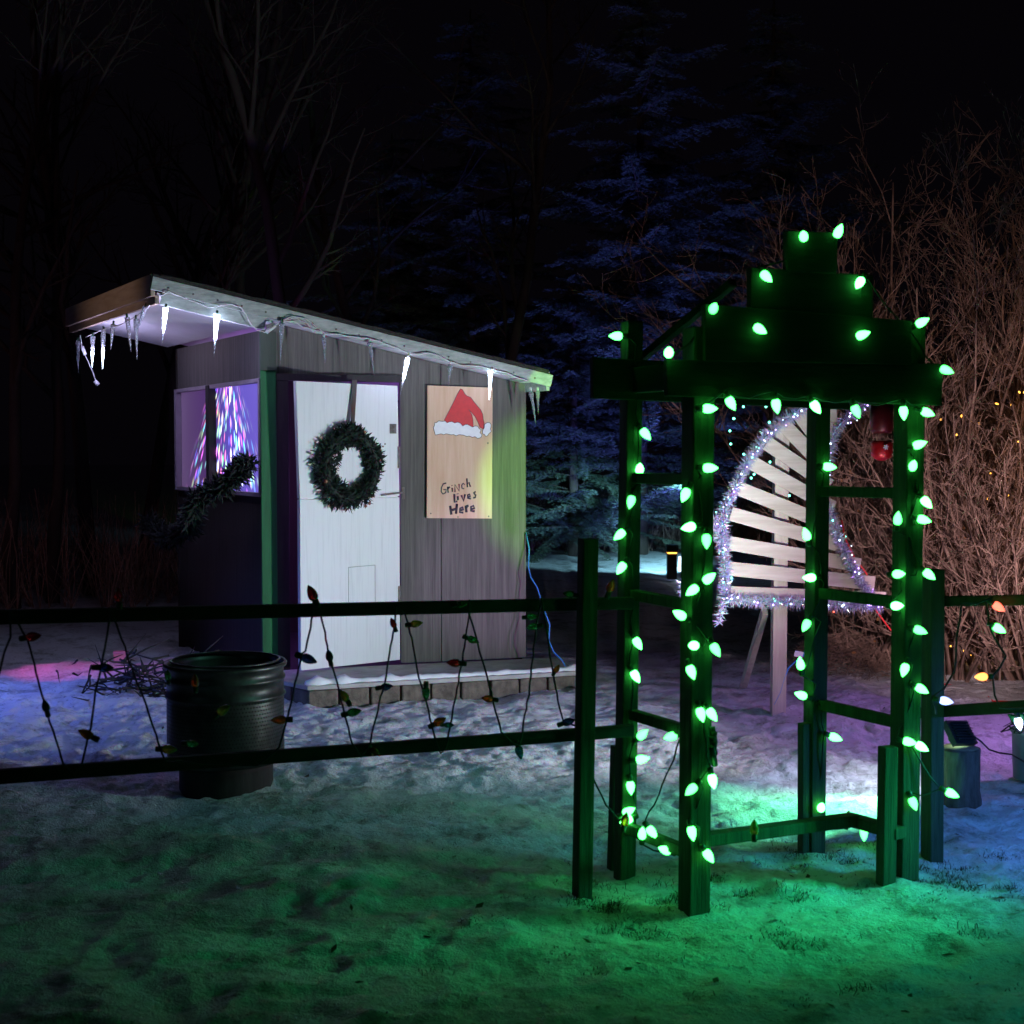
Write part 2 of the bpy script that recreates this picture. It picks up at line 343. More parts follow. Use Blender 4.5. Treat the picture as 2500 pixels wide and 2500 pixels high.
# ------------------------------------------------------------------ snow ground
def build_ground():
    def axis(lo, hi, f0, f1, fs, cs):
        a = list(np.arange(f0, f1, fs)); x = f0; st = fs; left = []
        while x > lo: st = min(st * 1.25, cs); x -= st; left.append(x)
        x = f1; st = fs; right = [x]
        while x < hi: st = min(st * 1.25, cs); x += st; right.append(x)
        return np.array(left[::-1] + a + right)
    xs = axis(-90, 90, -4.2, 3.6, .021, 6); ys = axis(-20, 160, 2.9, 11.5, .021, 6)
    X, Y = np.meshgrid(xs, ys)
    rng = np.random.RandomState(3)
    def vnoise(x, y, s, seed):
        r = np.random.RandomState(seed).rand(256, 256)
        x = x / s + 100.3; y = y / s + 57.1
        xi = np.floor(x).astype(int); yi = np.floor(y).astype(int); fx = x - xi; fy = y - yi
        fx = fx * fx * (3 - 2 * fx); fy = fy * fy * (3 - 2 * fy)
        g = lambda a, b: r[a % 256, b % 256]
        return (g(xi, yi) * (1 - fx) + g(xi + 1, yi) * fx) * (1 - fy) + (g(xi, yi + 1) * (1 - fx) + g(xi + 1, yi + 1) * fx) * fy
    Z = (vnoise(X, Y, 1.4, 1) - .5) * .05 + (vnoise(X, Y, .5, 2) - .5) * .05 + (vnoise(X, Y, .19, 3) - .5) * .034 + np.maximum(0, vnoise(X * .7, Y, .33, 9) - .55) * -.10
    near = np.exp(-((Y - 7.8) / 2.6) ** 2)
    tr = vnoise(X, Y, .11, 4) - .5; tr2 = vnoise(X * .6, Y * 1.5, .06, 5) - .5
    tr3 = vnoise(X, Y, .045, 6) - .5; tr4 = vnoise(X * .5 + Y * .2, Y * 1.6, .028, 7) - .5
    Z += tr * .008 * near + tr2 * .014 + (1 - 2 * np.abs(vnoise(X + .3 * Y, Y, .13, 11) - .5)) ** 4 * (.006 + .008 * near) + (1 - 2 * np.abs(vnoise(X, Y, .3, 12) - .5)) ** 6 * .014 + tr3 * .016 * (.3 + near) + tr4 * .006
    # footprints
    for k in range(420):
        if k < 380: cx, cy = rng.uniform(-3.6, 2.6), rng.normal(7.9, 1.0)
        else: cx, cy = rng.uniform(-2.5, 3), rng.uniform(3.2, 6.4)
        a = rng.uniform(0, math.pi); L1, W1 = rng.uniform(.09, .14), rng.uniform(.035, .055); dpt = rng.uniform(.003, .013) if k < 380 else rng.uniform(.003, .009)
        ix = np.where((xs > cx - .4) & (xs < cx + .4))[0]; iy = np.where((ys > cy - .4) & (ys < cy + .4))[0]
        if len(ix) < 3 or len(iy) < 3: continue
        sl = (slice(iy[0], iy[-1] + 1), slice(ix[0], ix[-1] + 1))
        dx = X[sl] - cx; dy = Y[sl] - cy; p = (dx * math.cos(a) + dy * math.sin(a)) / L1; q = (-dx * math.sin(a) + dy * math.cos(a)) / W1
        r = np.sqrt(p * p + q * q)
        Z[sl] += -dpt * np.exp(-(r / .95) ** 6) + dpt * .5 * np.exp(-((r - 1.35) / .3) ** 2)
    Z *= np.clip((30 - Y) / 10, 0.15, 1)
    n, mm = X.shape
    verts = np.stack([X, Y, Z], -1).reshape(-1, 3)
    i = np.arange(n * mm).reshape(n, mm)
    faces = np.stack([i[:-1, :-1], i[:-1, 1:], i[1:, 1:], i[1:, :-1]], -1).reshape(-1, 4)
    me = bpy.data.meshes.new('snow_ground'); me.vertices.add(len(verts)); me.vertices.foreach_set('co', verts.ravel())
    me.loops.add(faces.size); me.loops.foreach_set('vertex_index', faces.ravel())
    me.polygons.add(len(faces)); me.polygons.foreach_set('loop_start', np.arange(0, faces.size, 4)); me.polygons.foreach_set('loop_total', np.full(len(faces), 4))
    me.polygons.foreach_set('use_smooth', np.ones(len(faces), bool)); me.update(); me.materials.append(M['snow'])
    o = bpy.data.objects.new('snow_ground', me); COL.objects.link(o); o['kind'] = 'structure'
    def H(x, y):
        a = int(np.clip(np.searchsorted(xs, x), 0, mm - 1)); b = int(np.clip(np.searchsorted(ys, y), 0, n - 1)); return float(Z[b, a])
    return H
H = build_ground()

# ------------------------------------------------------------------ shed
A = V(-1.75, 10.0, 0); u = V(.956, .294, 0).normalized(); v = V(-.494, .869, 0).normalized(); UP = V(0, 0, 1)
nf = V(u.y, -u.x, 0)                 # outward normal of the front wall
nl = V(-v.y, v.x, 0)                 # outward normal of the left wall
def S(s, t, z): return A + u * s + v * t + UP * z
WS, WT = 1.94, 2.3
s0, s1, t0, t1 = -.871, 1.945, -.33, 2.36
F1 = S(s0, t0, 0); F2 = S(s1, t0, 0)
z1 = at(380, 668, F1.y).z; z2 = at(1340, 907, F2.y).z
def rz(s): return z1 + (z2 - z1) * (s - s0) / (s1 - s0)       # roof deck top
def under(s): return rz(s) - .135
def under2(s): return rz(s) - .085
shed = thing('shed', 'small grey plywood shed with a steep flat roof, open white door and lit purple window', 'shed', A)
def wallslab(pts, nrm, th, name, m, bev=.0):
    b = MB(); b.prism(pts, -nrm * th); return b.build(name, m, shed, bev)
# front wall: header, left strip, right sheet + sheet joint
wallslab([S(.0, 0, 2.22), S(.97, 0, 2.22), S(.97, 0, under2(.97)), S(.0, 0, under2(.0))], nf, .05, 'wall', M['wall'])
wallslab([S(.97, 0, .12), S(1.275, 0, .12), S(1.275, 0, under2(1.275)), S(.97, 0, under2(.97))], nf, .05, 'wall', M['wall'])
wallslab([S(1.28, 0, .12) + nf * .004, S(WS, 0, .12) + nf * .004, S(WS, 0, under2(WS)) + nf * .004, S(1.28, 0, under2(1.28)) + nf * .004], nf, .05, 'wall', M['wall'])
# right wall, back wall
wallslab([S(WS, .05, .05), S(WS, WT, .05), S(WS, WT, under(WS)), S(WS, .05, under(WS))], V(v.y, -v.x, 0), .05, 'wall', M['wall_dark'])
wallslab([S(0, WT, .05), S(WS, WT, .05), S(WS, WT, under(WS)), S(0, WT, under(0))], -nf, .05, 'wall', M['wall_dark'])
# left wall round the window
wt0, wt1, wz0, wz1 = .10, 2.20, at(645, 1212, S(0, .1, 0).y).z, at(645, 925, S(0, .1, 0).y).z
zt = under(0)
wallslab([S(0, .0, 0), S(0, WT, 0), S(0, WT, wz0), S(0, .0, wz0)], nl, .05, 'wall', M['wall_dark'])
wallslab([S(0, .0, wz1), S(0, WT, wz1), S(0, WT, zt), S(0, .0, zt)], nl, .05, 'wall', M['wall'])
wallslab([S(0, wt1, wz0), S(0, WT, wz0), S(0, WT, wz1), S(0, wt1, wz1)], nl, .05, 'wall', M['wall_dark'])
# corner boards and door frame
b = MB(); c0 = S(.0, 0, 0) + nf * .02; b.beam(c0 + UP * .0, c0 + UP * (under(.05) - .02), .11, .045, u); b.build('corner_board', M['trim_green'], shed, .004)
b = MB(); c0 = S(.0, 0, 0) + nf * .048; b.beam(c0 + UP * (2.27), c0 + UP * (under(.05) - .01), .115, .02, u); b.build('corner_cap', M['trim_dark'], shed, .004)
b = MB(); c0 = S(.085, 0, 0) + nf * .012; b.beam(c0 + UP * .1, c0 + UP * 2.24, .12, .05, u); b.build('door_jamb', M['frame_dark'], shed, .003)
b = MB(); b.beam(S(.06, 0, 2.225) + nf * .015, S(.98, 0, 2.225) + nf * .015, .05, .05, nf); b.build('door_head', M['frame_dark'], shed, .003)
b = MB(); b.box(S(WS / 2, WT / 2, .06), WS - .1, WT - .15, .08, (u, v, UP)); b.build('floor', M['frame_dark'], shed)
lamp('shed_inside', 'POINT', S(.75, .75, 1.5), (.5, .16, 1), 25, radius=.08)
b = MB(); b.box(S(.25, .9, 1.0), .02, .9, 1.75, (u, v, UP)); b.box(S(.28, .62, 1.15), .02, .03, 1.5, (u, v, UP)); b.build('inner_panel', mat('violet_inner_panel', (.35, .2, .4), .5, color2=(.45, .25, .5), scale=(9, 9, 2)), shed)
# window: frame, mullion, two sheets
b = MB()
for (a0, a1, zz) in ((wt0 - .03, wt1 + .03, wz1 - .012), (wt0 - .03, wt1 + .03, wz0 + .012)):
    b.beam(S(0, a0, zz) + nl * .015, S(0, a1, zz) + nl * .015, .05, .03, nl)
b.beam(S(0, wt1, wz0) + nl * .016, S(0, wt1, wz1) + nl * .016, .05, .05, nl)
b.beam(S(0, wt0 - .015, wz0) + nl * .016, S(0, wt0 - .015, wz1) + nl * .016, .05, .03, nl)
win = b.build('window', mat('window_frame_paint', (.3, .24, .3), .6, color2=(.36, .3, .36), scale=(9, 9, 9), bump=.2), shed, .003)
tm = 1.27
b = MB(); b.beam(S(0, tm, wz0) + nl * .022, S(0, tm, wz1) + nl * .022, .06, .075, nl); b.build('mullion', M['frame_dark'], win, .003)
for (a0, a1, q0, q1) in ((tm + .04, wt1 - .02, .42, 0), (wt0, tm - .04, 1, .45)):
    vs = [S(0, a0, wz0) - nl * .01, S(0, a1, wz0) - nl * .01, S(0, a1, wz1) - nl * .01, S(0, a0, wz1) - nl * .01]
    vs2 = [p - nl * .006 for p in vs]
    me = bpy.data.meshes.new('pane'); me.from_pydata(vs + vs2, [], [(0, 1, 2, 3), (7, 6, 5, 4), (0, 4, 5, 1), (1, 5, 6, 2), (2, 6, 7, 3), (3, 7, 4, 0)]); me.update()
    uvl = me.uv_layers.new(name='UVMap'); uvs = [(q0, 0), (q1, 0), (q1, 1), (q0, 1)] * 2
    for l in me.loops: uvl.data[l.index].uv = uvs[l.vertex_index]
    me.materials.append(M['pane']); o = bpy.data.objects.new('pane', me); COL.objects.link(o); o.parent = win
# roof
def rp(s, t, dz=0): return S(s, t, rz(s) + dz)
b = MB(); b.prism([rp(s0, t0), rp(s1, t0), rp(s1, t1), rp(s0, t1)], V(0, 0, -.02)); roof = b.build('roof', M['roofing'], shed)
b = MB(); b.prism([rp(s0 + .03, t0 + .03, -.115), rp(-.06, t0 + .03, -.115), rp(-.06, t1 - .03, -.115), rp(s0 + .03, t1 - .03, -.115)], V(0, 0, -.015)); b.prism([rp(-.055, t0 + .03, -.065), rp(s1 - .03, t0 + .03, -.065), rp(s1 - .03, t1 - .03, -.065), rp(-.055, t1 - .03, -.065)], V(0, 0, -.015)); b.build('soffit', M['soffit'], roof)
b = MB(); b.beam(rp(s0 - .012, t0, -.065) , rp(s1 + .02, t0, -.065), .022, .088, nf)
ax = (rp(s1, t0) - rp(s0, t0)).normalized()
for k in range(17):
    p = rp(lerp(s0, s1, (k + .6) / 17.3), t0, -.075) + nf * .012
    b.lathe([(.008, 0), (.007, .004)], None, n=8, mi=1, M=Matrix.Translation(p) @ nf.to_track_quat('Z', 'Y').to_matrix().to_4x4())
b.build('front_fascia', [M['fascia'], M['metal']], roof, .002)
b = MB(); b.beam(rp(s0 + .05, t0, -.15) - nf * .03, rp(-.12, t0, -.15) - nf * .03, .03, .09, nf); b.build('sub_fascia', M['fascia'], roof, .003)
b = MB(); b.beam(rp(s0, t0 + .015, -.075), rp(s0, t1, -.075), .03, .15, u); b.build('side_fascia', M['fascia_side'], roof, .003)
b = MB(); b.beam(rp(s0 + .03, t0 + .03, -.165), rp(s0 + .03, t1, -.165), .03, .06, u); b.build('side_sub_fascia', M['fascia_side'], roof, .003)
b = MB(); b.beam(rp(s1, t0 + .015, -.07), rp(s1, t1, -.07), .03, .14, u); b.build('side_fascia', M['fascia'], roof, .003)
# rough lower roofing edge
b = MB(); rnd = random.Random(4)
pts = [rp(lerp(s0 + .05, s1, k / 60), t0 + .0, .004 + rnd.uniform(0, .006)) - nf * .01 for k in range(61)]; b.tube(pts, [.007 + rnd.uniform(0, .006) for _ in pts], 5); b.build('shingle_edge', M['roofing'], roof)

# door: swings outward, hinged on the right jamb
hinge = at(977, 1617, 10.27); freeb = at(735, 1645, 9.76)
dv = V(freeb.x - hinge.x, freeb.y - hinge.y, 0); DW = dv.length; dv.normalize(); dn = V(-dv.y, dv.x, 0)
if dn.y > 0: dn = -dn
DZ0 = .150; DZ1 = at(723, 930, 9.76).z
hb = V(hinge.x, hinge.y, 0)
def D(a, z, off=0): return hb + dv * (a * DW) + UP * z + dn * off      # a: 0 hinge .. 1 free edge
zs = 1.36
b = MB(); b.prism([D(0, DZ0), D(1, DZ0), D(1, zs - .004), D(0, zs - .004)], -dn * .04)
b.prism([D(0, zs + .004), D(1.0, zs + .004), D(1.03, DZ1), D(.015, DZ1 - .01)], -dn * .04)
b.prism([D(.01, zs - .01, -.01), D(.99, zs - .01, -.01), D(.99, zs + .01, -.01), D(.01, zs + .01, -.01)], -dn * .02)
door = b.build('door', M['door'], shed, .003, 'white two-part door standing ajar')
b = MB()
def groove(a0, zz0, a1, zz1, m=.0016): b.tube([D(a0, zz0, .0015), D(a1, zz1, .0015)], m, 4)
for q in ((.53, .52, .53, .86), (.53, .86, .26, .865), (.26, .865, .26, .52)): groove(*q)
b.build('panel_line', M['door_line'], door)
def plate(a, z, w_, h_, name='hinge', m='metal', t=.006):
    b = MB(); b.box(D(a, z, .005), w_, t, h_, (dv, dn, UP)); 
    for i in (-1, 1):
        b.box(D(a, z + i * h_ * .3, .01), .012, .006, .012, (dv, dn, UP))
    b.build(name, M[m], door, .0015)
plate(.07, 1.86, .055, .07, 'hasp'); plate(.01, .62, .02, .16); plate(.01, 1.65, .02, .16)
b = MB(); b.beam(D(.2, 1.375, .012), D(-.02, 1.39, .012), .008, .012, dn); b.box(D(-.045, 1.385, .0), .03, .006, .09, (dv, dn, UP)); b.build('latch', M['metal'], door)

# icicle lights and their cord, hung from the eave
ils = thing('icicle_light_string', 'white cord of clear plastic icicle lights hung along the shed eaves', 'lights', S(0, t0, 0))
def icicle(px0, py0, px1, py1, Y, lit, r=.016):
    p0 = at(px0, py0, Y); p1 = at(px1, py1, Y); d = p1 - p0; L = d.length
    Mx = Matrix.Translation(p0) @ d.to_track_quat('Z', 'Y').to_matrix().to_4x4()
    b = MB(); rnd = random.Random(int(px0)); K = 14
    prof = [(max(.0012, r * (1 - (k / K) ** 1.15) * rnd.uniform(.8, 1.15)), L * k / K) for k in range(K + 1)]
    split = {1: K, 2: K // 2, 0: 0, 3: -1}[lit]
    if lit == 3: b.lathe(prof[:K // 2 + 1], None, n=9, M=Mx, cap=False); b.lathe(prof[K // 2:], None, n=9, M=Mx, mi=1, cap=False)
    elif lit == 2: b.lathe(prof[:K * 2 // 3], None, n=9, M=Mx, mi=1, cap=False); b.lathe(prof[K * 2 // 3 - 1:], None, n=9, M=Mx, cap=False)
    else: b.lathe(prof, None, n=9, M=Mx, mi=1 if lit else 0)
    if lit: lamp('icicle_led', 'POINT', (p0 + p1) / 2 + V(0, .1, 0), (.6, .55, 1), 4.5 if px0 < 600 else .5, radius=.04)
    o = b.build('icicle', [M['ice'], M['ice_lit']], ils)
    b = MB(); b.tube([p0 - d.normalized() * .028, p0 + d.normalized() * .006], .0085, 8); b.build('socket', M['cord_white'] if px0 > 700 else M['socket'], o)
def q1(x, y): return 100 + x / 2.972, 600 + y / 2.972
def q2(x, y): return 650 + x / 2.415, 650 + y / 2.415
def eaveY(px):       # depth of the front eave at image column px
    k = (px - 1250) / F; a = F1; d = F2 - F1; t = (k * a.y - a.x) / (d.x - k * d.y); return (a + d * t).y - .035
def sideY(px):
    k = (px - 1250) / F; a = F1; d = (S(s0, t1, 0) - F1); t = (k * a.y - a.x) / (d.x - k * d.y); return (a + d * t).y
for (a, b_, lit, r) in (((905, 450), (880, 712), 2, .021), ((1277, 498), (1255, 803), 2, .021), ((1750, 560), (1737, 862), 0, .018)):
    icicle(*q1(*a), *q1(*b_), eaveY(q1(*a)[0]), lit, r)
for (a, b_, lit) in (((375, 655), (372, 880), 3), ((453, 610), (447, 892), 3), ((525, 570), (505, 756), 0), ((625, 520), (655, 770), 0), ((760, 440), (690, 640), 0), ((690, 530), (697, 825), 0), ((268, 690), (270, 920), 0)):
    p = q1(*a); icicle(*p, *q1(*b_), sideY(p[0]) if p[0] > 195 else 11.6, lit, .021)
for (a, b_, lit) in (((340, 420), (347, 570), 0), ((610, 450), (637, 645), 0), ((835, 540), (790, 760), 2), ((1085, 580), (1075, 705), 0), ((1322, 620), (1315, 788), 1), ((1560, 735), (1590, 932), 0), ((1600, 735), (1603, 870), 0)):
    p = q2(*a); icicle(*p, *q2(*b_), eaveY(p[0]), lit, .018)
def wob(pts, Yf, sub=6, amp=.004, seed=1):
    rnd = random.Random(seed); out = []
    for i in range(len(pts) - 1):
        for k in range(sub):
            t = k / sub; p = at(lerp(pts[i][0], pts[i + 1][0], t), lerp(pts[i][1], pts[i + 1][1], t), Yf(lerp(pts[i][0], pts[i + 1][0], t)))
            out.append(p + V(rnd.uniform(-amp, amp), rnd.uniform(-amp, amp), rnd.uniform(-amp, amp)))
    out.append(at(*pts[-1], Yf(pts[-1][0]))); return out
b = MB()
main = [(648, 808), (668, 795), (690, 783), (715, 785), (740, 798), (770, 808), (790, 814), (830, 817), (865, 822), (905, 828), (945, 840), (990, 860), (1010, 866), (1045, 862), (1075, 868), (1100, 884), (1130, 892), (1170, 893), (1195, 900), (1230, 908), (1262, 922), (1290, 930)]
b.tube(wob(main, eaveY, 4, .004, 2), .005, 5)
b.tube(wob([(690, 783), (720, 775), (750, 790), (765, 812), (790, 814)], eaveY, 5, .003, 5), .0035, 5)
b.tube(wob([(690, 783), (712, 772), (745, 778), (775, 800), (790, 812)], eaveY, 5, .003, 6), .0035, 5)
b.tube(wob([(602, 768), (612, 790), (628, 806), (648, 812)], eaveY, 6, .002, 7), .0035, 5)
b.tube(wob([(392, 722), (412, 712), (450, 728), (480, 738), (505, 750), (530, 748), (560, 742), (590, 752), (602, 768)], eaveY, 5, .004, 3), .004, 5)
b.tube(wob([(196, 818), (200, 850), (207, 865), (225, 905), (235, 935)], lambda x: 11.4, 4, .002, 8), .004, 5)
b.tube(wob([(210, 822), (250, 805), (300, 790), (345, 765), (365, 745)], sideY, 5, .006, 9), .004, 5)
b.build('cord', M['cord_white'], ils)
b = MB(); b.tube([at(650, 812, eaveY(650) - .01), at(672, 795, eaveY(670) - .01)], .012, 8); b.build('plug', M['cord_white'], ils)
b = MB(); b.tube([at(200, 846, 11.39), at(208, 866, 11.39)], .016, 8); b.build('plug', M['cord_white'], ils)
b = MB(); b.tube([at(232, 930, 11.39), at(240, 940, 11.39)], .017, 8); b.build('plug', M['cord_white'], ils)

# sign
def sgn_pt(px, py, off=0):
    # on the front wall plane pushed out
    P0 = A + nf * (.035 + off); r = ray(px, py); C0 = V(0, 0, CAMZ); k = (P0 - C0).dot(nf) / r.dot(nf); return C0 + r * k
TL, TR, BR, BL = [sgn_pt(*p) for p in ((1044, 941), (1203, 946), (1201, 1266), (1042, 1265))]
b = MB(); b.prism([TL, TR, BR, BL], -nf * .018); 
sign = thing('wooden_sign', 'plywood sign with a painted red hat and black hand lettering, fixed to shed wall', 'sign', (BL + BR) / 2)
b.build('panel', M['plywood'], sign, .002)
def sg(x, y, off=0):
    a = (x - 215) / 790; c = (y - 212) / 1600
    return lerp(lerp(TL, TR, a), lerp(BL, BR, a), c) + nf * off
hat = [(610, 240), (635, 250), (665, 300), (690, 325), (735, 340), (790, 410), (860, 490), (885, 545), (890, 600), (900, 640), (895, 725), (850, 700), (830, 650), (790, 570), (715, 490), (750, 550), (765, 610), (770, 700), (600, 700), (440, 690), (418, 620), (470, 520), (520, 420), (570, 310)]
brim = [(285, 720), (300, 690), (300, 660), (325, 655), (350, 635), (390, 640), (430, 635), (450, 657), (480, 643), (510, 640), (540, 655), (580, 645), (610, 655), (640, 690), (670, 672), (700, 670), (740, 690), (760, 700), (790, 685), (820, 688), (845, 720), (865, 730), (850, 765), (875, 790), (865, 822), (825, 838), (790, 815), (760, 825), (720, 810), (690, 815), (650, 800), (600, 795), (560, 810), (530, 795), (500, 800), (440, 788), (410, 800), (380, 790), (340, 800), (310, 805), (300, 770)]
pom = [(905, 660), (940, 640), (965, 640), (985, 660), (985, 700), (978, 712), (990, 750), (960, 775), (945, 800), (920, 808), (905, 785), (885, 780), (880, 755), (885, 730), (900, 710)]
hatp = []
for nm, pl, m_, off in (('hat_cloth', hat, 'red_paint', .0010), ('hat_fur', brim, 'white_paint', .0022), ('hat_bobble', pom, 'white_paint', .0034)):
    b = MB(); b.prism([sg(x, y, off) for x, y in pl], -nf * (off + .004)); b.build(nm, M[m_], sign)
b = MB()
for pl in (hat, brim, pom):
    off = {24: .0012, len(brim): .0024}.get(len(pl), .0036)
    b.tube([sg(x, y, off) for x, y in pl + [pl[0]]], .0022, 6, flat=nf)
b.build('hat_outline', M['black_paint'], sign)
words = [[[(445, 1385), (410, 1395), (388, 1440), (385, 1490), (408, 1518), (440, 1500), (446, 1462), (412, 1465)],
 [(462, 1428), (470, 1502)], [(465, 1460), (476, 1438), (490, 1432)], [(516, 1442), (521, 1490)], [(513, 1410), (515, 1418)],
 [(553, 1492), (549, 1402), (604, 1480), (601, 1392)], [(668, 1402), (650, 1385), (633, 1408), (637, 1446), (662, 1450)],
 [(694, 1325), (702, 1432)], [(701, 1394), (720, 1372), (738, 1427)]],
 [[(543, 1515), (548, 1618), (580, 1604)], [(585, 1542), (589, 1592)], [(582, 1510), (584, 1518)], [(630, 1530), (655, 1602), (675, 1518)],
 [(706, 1552), (738, 1543), (728, 1517), (706, 1525), (708, 1565), (745, 1572)], [(803, 1484), (780, 1500), (803, 1528), (798, 1556), (773, 1560)]],
 [[(494, 1660), (510, 1768)], [(577, 1634), (566, 1757)], [(502, 1716), (570, 1696)], [(612, 1716), (657, 1704), (645, 1678), (616, 1690), (612, 1738), (655, 1742)],
 [(684, 1655), (692, 1737)], [(688, 1685), (700, 1662), (718, 1658)], [(745, 1700), (790, 1690), (776, 1656), (748, 1670), (746, 1718), (793, 1726)]]]
for wd, rr in zip(words, (.0057, .0082, .0098)):
    b = MB()
    for st in wd: b.tube([sg(x, y, .0006) for x, y in st], rr * (.85 if len(st) > 4 else 1), 8, flat=nf)
    b.build('lettering', M['black_paint'], sign)
b = MB()
for x, y in ((262, 1755), (965, 1785), (950, 890), (590, 1795)): b.lathe([(.006, 0), (.005, .003)], None, n=8, M=Matrix.Translation(sg(x, y, .0)) @ nf.to_track_quat('Z', 'Y').to_matrix().to_4x4())
b.build('screw', M['metal'], sign)

# wreath on the door
def on_door(px, py, off=.05):
    P0 = hb + dn * off; r = ray(px, py); C0 = V(0, 0, CAMZ); k = (P0 - C0).dot(dn) / r.dot(dn); return C0 + r * k
wc = on_door(856, 1141, .07)
wreath = thing('wreath', 'round dark evergreen wreath with small copper baubles hanging on the white door', 'wreath', wc)
b = MB(); rnd = random.Random(8)
for k in range(3600):
    a = rnd.uniform(0, 2 * math.pi); rad = Vector((math.cos(a), 0, math.sin(a))); kx = 1 + .08 * math.sin(a * 2 + 1); c = wc + (dv * -rad.x * .195 * kx + UP * rad.z * .23)
    tv = (dv * rad.z + UP * rad.x).normalized(); rv = (dv * -rad.x + UP * rad.z)
    ph = rnd.uniform(0, 2 * math.pi); rr = (.058 + .02 * math.sin(a * 1 + 4.5) + .012 * math.sin(a * 5)) * math.sqrt(rnd.random()); o = rv * math.cos(ph) * rr + dn * math.sin(ph) * rr * .8
    d = (o.normalized() * 1.0 + tv * rnd.uniform(-1.2, 1.2) + V(rnd.uniform(-.5, .5), rnd.uniform(-.5, .5), rnd.uniform(-.5, .5))).normalized()
    p = c + o; L = rnd.uniform(.03, .065); sd = d.cross(V(rnd.random(), rnd.random(), rnd.random() + .1)).normalized() * rnd.uniform(.003, .007)
    b.add([p - sd, p + sd, p + d * L * .7 + sd * .9, p + d * L, p + d * L * .7 - sd * .9], [(0, 1, 2, 3, 4)])
pts = [wc + (dv * math.cos(t) * .205 + UP * math.sin(t) * .225) for t in [2 * math.pi * k / 24 for k in range(25)]]
b.tube(pts, .04, 7, cap=False)
b.build('greenery', M['wreath'], wreath)
b = MB(); b.prism([on_door(860, 928, .008), on_door(872, 928, .008), on_door(865, 1048, .06), on_door(856, 1048, .06)], -dn * .003); b.build('ribbon', M['ribbon'], wreath)
for (x, y, r) in ((891, 1055, .011), (928, 1124, .008), (796, 1175, .014), (902, 1229, .012), (893, 1236, .01), (935, 1090, .007), (940, 1084, .006)):
    b = MB(); p = on_door(x, y, .12); b.lathe([(r * math.sin(t), -r * math.cos(t)) for t in [.05 + (math.pi - .1) * i / 8 for i in range(9)]], None, n=12, M=Matrix.Translation(p)); b.build('bauble', M['berry'], wreath)

# front step
step = thing('front_step', 'low step of stacked blocks with snow dusted slab before the shed door', 'step', (-.6, 9.7, 0))
foot = [V(-1.36, 9.2, 0), V(.46, 9.82, 0), V(.36, 10.5, 0), V(-1.72, 9.86, 0), V(-1.64, 9.5, 0)]
b = MB(); b.prism([p + UP * .105 for p in foot], UP * .03); b.build('slab', M['concrete'], step, .006)
front = [(foot[4], foot[0], 2), (foot[0], foot[1], 9), (foot[1], foot[2], 3)]
rnd = random.Random(6)
for a, c, n in front:
    d = (c - a).normalized(); nn = V(d.y, -d.x, 0)
    for k in range(n):
        p0 = lerp(a, c, (k + .03) / n); p1 = lerp(a, c, (k + .97) / n); o = -nn * (.07 + rnd.uniform(-.012, .012))
        b = MB(); b.beam(p0 + o + UP * .035, p1 + o + UP * (.035 + rnd.uniform(-.004, .004)), .13, .135, nn); b.build('block', M['block'], step, .012)
b = MB(); pts = [lerp(foot[0], foot[1], k / 50) + V(-.02, .06 + rnd.uniform(-.015, .015), .136) for k in range(51)]
b.tube(pts, [.018 + .03 * mnoise.noise(V(k * .23, 0, 0)) ** 2 * 4 + rnd.uniform(0, .01) for k in range(51)], 7)
b.build('snow_edge', M['snow_cap'], step)
# base of shed: dark sill board under the wall in front is hidden by the step; low snow ridge in front comes with the ground

# ------------------------------------------------------------------ gate
gate = thing('light_gate', 'green painted timber archway of four posts with a stepped top board, covered in green bulbs', 'archway', gnd(1900, 2200))
P = {}
def post(key, bx, by, tx, ty, wpx, side_angle, name='post', extra=True):
    g = gnd(bx, by); Y = g.y; t = at(tx, ty, Y); w_ = wpx
    sd = V(math.cos(R_(side_angle)), math.sin(R_(side_angle)), 0)
    b = MB(); b.beam(V(g.x, g.y, -.1), t, w_, w_, sd); o = b.build(name, M['post'], gate, .005)
    P[key] = (V(g.x, g.y, 0), t); return o
ga = math.degrees(math.atan2(.36, .865))         # gate front direction
post('fl', 1694, 2228, 1706, 800, .088, ga); post('bl', 1524, 2140, 1543, 785, .068, ga)
post('fr', 2206, 2150, 2222, 790, .085, ga); post('br', 1986, 2080, 1999, 960, .072, ga)
gv = V(math.cos(R_(ga)), math.sin(R_(ga)), 0); gn = V(gv.y, -gv.x, 0)
def stake(bx, by, tx, ty, w_, name='stake'):
    g = gnd(bx, by); t = at(tx, ty, g.y - .0); b = MB(); b.beam(V(g.x, g.y, -.1), t, w_, w_ * .8, gv); return b.build(name, M['post'], gate, .004)
stake(1498, 2108, 1508, 1820, .050); stake(2162, 2165, 2168, 1822, .062); stake(1966, 2084, 1966, 1765, .052)
def Ypost(k): return P[k][0].y
def gbeam(a, ka, c, kc, h, w_=.035, name='rung', off=0, mt='post'):
    pa = at(*a, Ypost(ka) + off); pc = at(*c, Ypost(kc) + off); d = (pc - pa).normalized(); side = d.cross(UP).normalized()
    b = MB(); b.beam(pa, pc, w_, h, side); return b.build(name, M[mt], gate, .004)
for a, c, h in (((1545, 1167), (1690, 1170), .042), ((1537, 1450), (1690, 1478), .040), ((1537, 1742), (1690, 1788), .042), ((1525, 2018), (1690, 2085), .045)):
    gbeam(a, 'bl', c, 'fl', h)
for a, c, h in (((1990, 1199), (2210, 1204), .042), ((1990, 1447), (2210, 1472), .045), ((1990, 1717), (2210, 1768), .045)):
    gbeam(a, 'br', c, 'fr', h)
